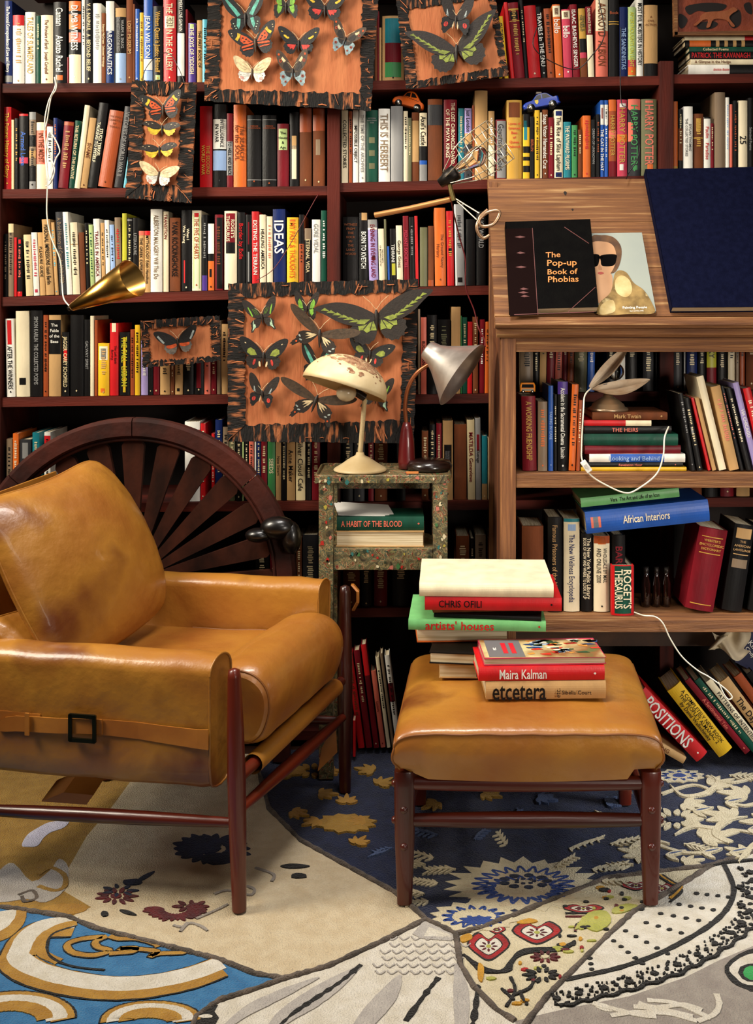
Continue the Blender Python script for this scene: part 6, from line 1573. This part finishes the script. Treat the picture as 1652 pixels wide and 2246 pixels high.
# multicoloured paisley patch
f = patch('fcream', [(1000, 2045), (1060, 2030), (1250, 1955), (1330, 1922), (1440, 1908), (1560, 1895), (1480, 1945), (1390, 1995), (1330, 2050), (1280, 2100), (1200, 2180), (1165, 2225), (1130, 2235), (1090, 2210), (1040, 2160), (1010, 2110)])
def bud(x, y, rx, ry):
    dd = [(x-rx, y-ry*.2), (x-rx*.5, y-ry), (x, y-ry*.5), (x+rx*.5, y-ry), (x+rx, y-ry*.2), (x+rx*.5, y+ry*.6), (x, y+ry), (x-rx*.5, y+ry*.6)]
    f.poly(dd, 'black', 3); f.poly([(x+(a-x)*.92, y+(b_-y)*.88) for a, b_ in dd], 'red', 3); f.poly([(x+(a-x)*.66, y+(b_-y)*.62) for a, b_ in dd], 'black', 3); f.poly([(x+(a-x)*.6, y+(b_-y)*.56) for a, b_ in dd], 'white', 3)
    for i in range(8): t = i*math.pi/4; f.leaf(x+rx*.16*math.cos(t), y+ry*.16*math.sin(t), x+rx*.42*math.cos(t), y+ry*.38*math.sin(t), 2.5, 'wine')
    f.blob(x, y, rx*.13, ry*.13, 'lime')
bud(1072, 2072, 48, 32); bud(1178, 2042, 56, 26); bud(1090, 2036, 20, 9); bud(1452, 1946, 30, 14); bud(1280, 1990, 46, 10); bud(1395, 1940, 34, 10)
for o_ in (0, 8, 16): f.line([(1016+o_, 2090+o_), (1060, 2118+o_*.6), (1100+o_, 2126), (1124, 2100+o_*.5), (1150, 2080+o_*.5), (1230, 2074+o_*.4), (1262, 2060+o_*.3)], .0055, 'black')
for o_ in (0, 7): f.line([(1240, 2000+o_), (1300, 2000+o_), (1330, 2002+o_), (1270, 2022+o_*.5), (1262, 2040)], .0055, 'wine' if o_ else 'black')
for o_ in (0, 7, 13): f.line([(1440+o_, 1916), (1470+o_, 1935), (1496, 1950-o_), (1470, 1975-o_)], .006, 'black' if o_ != 7 else 'yellow')
for i in range(52):
    x, y = random.choice(((1220, 2080), (1170, 2120), (1110, 2150), (1090, 2180), (1330, 1985), (1360, 1960), (1300, 2020), (1200, 2150), (1140, 2200), (1260, 2040), (1380, 1985), (1350, 1945), (1250, 2075), (1290, 2050)))
    x += random.uniform(-34, 34); y += random.uniform(-12, 12)*1.0
    if y > 2226-abs(x-1145)*.9 or y < 1930: continue
    f.blob(x, y, random.uniform(4, 14), random.uniform(2, 5), random.choice(['black', 'wine', 'lime', 'lime', 'yellow', 'red', 'black']), 7)
for x, y in ((1240, 1985), (1285, 1975), (1330, 1968), (1370, 1970), (1410, 1975), (1330, 2035), (1290, 2030)): f.blob(x, y, 7, 2.6, 'black', 7)
mum(f, 1196, 2096, 34, 14, 'wine', 10, 'fcream'); mum(f, 1190, 2135, 44, 18, 'black', 10); 
for q in ([(1110, 2205), (1130, 2170), (1120, 2140)], [(1125, 2180), (1160, 2165), (1170, 2150)], [(1128, 2190), (1100, 2165)], [(1140, 2170), (1150, 2195)]): f.line(q, .006, 'black')
f.poly([(1010, 2052), (1030, 2045), (1036, 2056), (1014, 2064)], 'yellow', 3); f.poly([(1134, 2020), (1160, 2012), (1180, 2018), (1150, 2024)], 'yellow', 3); f.poly([(1050, 2110), (1062, 2120), (1058, 2150), (1048, 2140)], 'yellow', 3)
for q in ([(1345, 1990), (1372, 1980), (1400, 1984), (1370, 1998), (1345, 2000)], [(1290, 2000), (1330, 1996), (1340, 2020), (1310, 2040), (1280, 2030), (1260, 2036)]): f.poly(q, 'lime', 3)
L(f.build('patch', rug), 'red, lime and cream paisley patch')
# white lace patch with black dots, then grey field
gp = patch('grey', [(1165, 2225), (1250, 2205), (1380, 2180), (1500, 2140), (1580, 2100), (1652, 2070), (2300, 1990), (2300, 2600), (1200, 2600), (1130, 2235)])
for q in ([(1300, 2196), (1350, 2210), (1400, 2222), (1440, 2226)], [(1400, 2196), (1440, 2206), (1500, 2200), (1540, 2212)], [(1420, 2190), (1480, 2196), (1530, 2216), (1560, 2230)], [(1340, 2224), (1400, 2216), (1470, 2220), (1530, 2236)], [(1572, 2176), (1578, 2200), (1565, 2222), (1530, 2236)], [(1390, 2204), (1460, 2212), (1520, 2226)]): gp.line(q, .012, 'white')
gp.poly([(1302, 2196), (1330, 2198), (1345, 2214), (1316, 2210)], 'white', 3)
q_ = [(1590, 2115), (1606, 2150), (1640, 2166), (1652, 2170), (1700, 2160), (1700, 2080), (1640, 2080)]; gp.poly(q_, 'black', 3); gp.poly([(1600, 2118), (1614, 2140), (1640, 2156), (1700, 2150), (1700, 2090), (1640, 2090)], 'white', 3); gp.blob(1650, 2130, 34, 24, 'black'); gp.blob(1652, 2130, 24, 18, 'green')
L(gp.build('patch', rug), 'plain grey patch with white feather strokes')
w = patch('white', [(1560, 1895), (1652, 1865), (2300, 1860), (2300, 1990), (1652, 2070), (1580, 2100), (1500, 2140), (1380, 2180), (1250, 2205), (1165, 2225), (1200, 2180), (1280, 2100), (1330, 2050), (1390, 1995), (1480, 1945)])
w.line([(1588, 1892), (1602, 1920), (1610, 1950), (1598, 1985), (1565, 2020), (1510, 2055), (1440, 2090), (1360, 2118), (1290, 2134), (1240, 2145)], .012, 'black')
for (x0, y0, x1, y1, k) in ((1528, 1956, 1598, 1964, 4), (1490, 1980, 1590, 1996, 5), (1450, 2000, 1560, 2020, 5), (1418, 2020, 1520, 2050, 5), (1376, 2040, 1400, 2120, 0), (1372, 2038, 1465, 2088, 5), (1346, 2060, 1410, 2110, 5), (1294, 2098, 1300, 2134, 4), (1320, 1990, 1380, 2000, 0)):
    for i in range(k): t = i/(k-1); w.blob(x0+(x1-x0)*t, y0+(y1-y0)*t, 7, 3.4, 'black', 8)
# lace band
def band(t, off):
    pts = [(1652, 1900), (1650, 1960), (1640, 2010), (1600, 2045), (1540, 2085), (1470, 2120), (1380, 2150), (1290, 2172), (1210, 2190)]
    k = min(len(pts)-2, int(t*(len(pts)-1))); u = t*(len(pts)-1)-k; a, b_ = pts[k], pts[k+1]; x, y = a[0]+(b_[0]-a[0])*u, a[1]+(b_[1]-a[1])*u
    dx, dy = b_[0]-a[0], (b_[1]-a[1]); l = math.hypot(dx, dy); return x-dy/l*off, y+dx/l*off*.6
for i in range(26):
    t = (i+.5)/26; x, y = band(t, 0); w.blob(x, y, 12 if i % 2 else 7, 6 if i % 2 else 4, 'black', 9, .5)
    for o_ in (-20, -12, 12, 20):
        for k in range(2): x, y = band(min(.99, t+random.uniform(-.015, .02)), o_+random.uniform(-3, 3)); w.blob(x, y, random.uniform(2.5, 6), random.uniform(1.5, 3), 'black', 6, .5)
sc = [band(i/60, -28-(5 if i % 4 < 2 else -1)) for i in range(60)]; w.line(sc, .007, 'black', n=3); 
for i in range(10):
    for k in range(4): x, y = 1625+18*(i % 3)+random.uniform(-6, 6), 1900+i*14+random.uniform(-5, 5); w.blob(x, y, random.uniform(4, 9), random.uniform(2, 4), 'black', 7, .5)
w.line([(1560, 1895), (1590, 1890), (1652, 1884)], .008, 'black')
L(w.build('patch', rug), 'white lace patch with black dots')
sm = Rug()
for q in ([(150, 2008), (210, 2032), (300, 2055), (400, 2080), (480, 2100), (560, 2132), (625, 2142)], [(410, 2280), (430, 2225), (480, 2190), (560, 2165), (625, 2142), (720, 2115), (840, 2060), (935, 2012)],
          [(560, 1660), (590, 1770), (660, 1840), (760, 1895), (870, 1955), (935, 2012), (1000, 2045)], [(1000, 2045), (1010, 2110), (1040, 2160), (1090, 2210), (1130, 2235)], [(1000, 2045), (1060, 2030), (1250, 1955), (1330, 1922), (1440, 1908), (1560, 1895), (1652, 1865), (1800, 1862)],
          [(1560, 1895), (1480, 1945), (1390, 1995), (1330, 2050), (1280, 2100), (1200, 2180), (1165, 2225), (1140, 2260)], [(0, 1985), (90, 1998), (150, 2008)]):
    pts = []
    for i in range(len(q)-1): 
        a, b_ = q[i], q[i+1]; k = max(1, int(math.hypot(a[0]-b_[0], a[1]-b_[1])/9)); pts += [(a[0]+(b_[0]-a[0])*j/k, a[1]+(b_[1]-a[1])*j/k) for j in range(k)]
    pts.append(q[-1]); ww = [Vector((p.x, p.y, -.0045)) for p in (FL(x, y) for x, y in pts)]
    sm.tube(ww, [random.uniform(.005, .008) for _ in ww], rm_('seam'), 6)
sm.build('seam_cord', rug)
# ---------------------------------------------------------------- labels of the books: one each, checked for repeats
used = {}
def article_free(e):
    bits = [e['s'], e['c']]
    return ' '.join(b for b in bits if b)
rows_ = {}
for e in BOOKS: rows_.setdefault(e['place'], []).append(e)
ORD = ['first', 'second', 'third', 'fourth', 'fifth', 'sixth', 'seventh', 'eighth', 'ninth', 'tenth', 'eleventh', 'twelfth', 'thirteenth', 'fourteenth', 'fifteenth', 'sixteenth', 'seventeenth', 'eighteenth', 'nineteenth', 'twentieth']
def words(n):
    if n < 20: return ORD[n]
    t = {2: 'twenty', 3: 'thirty', 4: 'forty', 5: 'fifty', 6: 'sixty'}[(n+1)//10]; r = (n+1) % 10
    return t+('-'+ORD[r-1] if r else 'th')
cands = {}
for pl_, es in rows_.items():
    stackp = 'stack' in pl_ or 'painted' in pl_
    if not stackp: es.sort(key=lambda e: e['x'])
    for i, e in enumerate(es):
        d_ = article_free(e); t = e['t'].replace('/', ' ').split('|')[0]; where = ('on the ' if 'shelf' in pl_ or 'stack' in pl_ or 'pile' in pl_ else '')+pl_
        if 'leaning' in pl_ or pl_.startswith('right') or pl_.startswith('shelf') or pl_.startswith('on the'): where = {'r': 'at the ', 's': 'on the '}.get(pl_[0], '')+pl_
        c1 = []
        if t and not t.startswith('~') and 'POTTER' not in t and len(t) > 3: c1.append(f"{d_} book titled {' '.join(t.split()[:5])}, {where}")
        if e['b']: c1.append(f"{d_} book with {e['b'][0]} band, {where}"); 
        lo, hi = ('below', 'above') if stackp else ('right of', 'left of')
        nb = []
        if stackp:
            if i == 0: nb.append('bottom')
            if i == len(es)-1: nb.append('topmost')
            if i > 0: nb.append(f"on top of a {es[i-1]['c']} book")
        else:
            l = es[i-1]['c'] if i else None; r = es[i+1]['c'] if i+1 < len(es) else None
            if l and r: nb.append(f"between {l} and {r} books")
            elif r: nb.append('at the left end')
            else: nb.append('at the right end')
        c1.append(f"{d_} book {nb[0]}, {where}"); 
        if len(nb) > 1: c1.append(f"{d_} book {nb[1]}, {where}")
        if e['b']: c1.append(f"{d_} book with {e['b'][0]} band, {nb[0]}, {where}")
        if stackp: c1.append(f"{d_} book, {words(i)} from the bottom, {where}")
        else: c1.append(f"{d_} book, {words(i)} from the left, {where}"); c1.append(f"{d_} book, {words(i)} from the left {nb[0]}, {where}")
        e['cand'] = c1
cnt = {}
for e in BOOKS:
    for c_ in set(e['cand']): cnt[c_] = cnt.get(c_, 0)+1
for e in BOOKS:
    ch_ = next((c_ for c_ in e['cand'] if cnt[c_] == 1 and len(c_.split()) <= 16 and c_ not in used), None) or next((c_ for c_ in e['cand'][::-1] if c_ not in used), e['cand'][-1])
    used[ch_] = 1; tag(e['o'], ch_, 'book', e['g'])
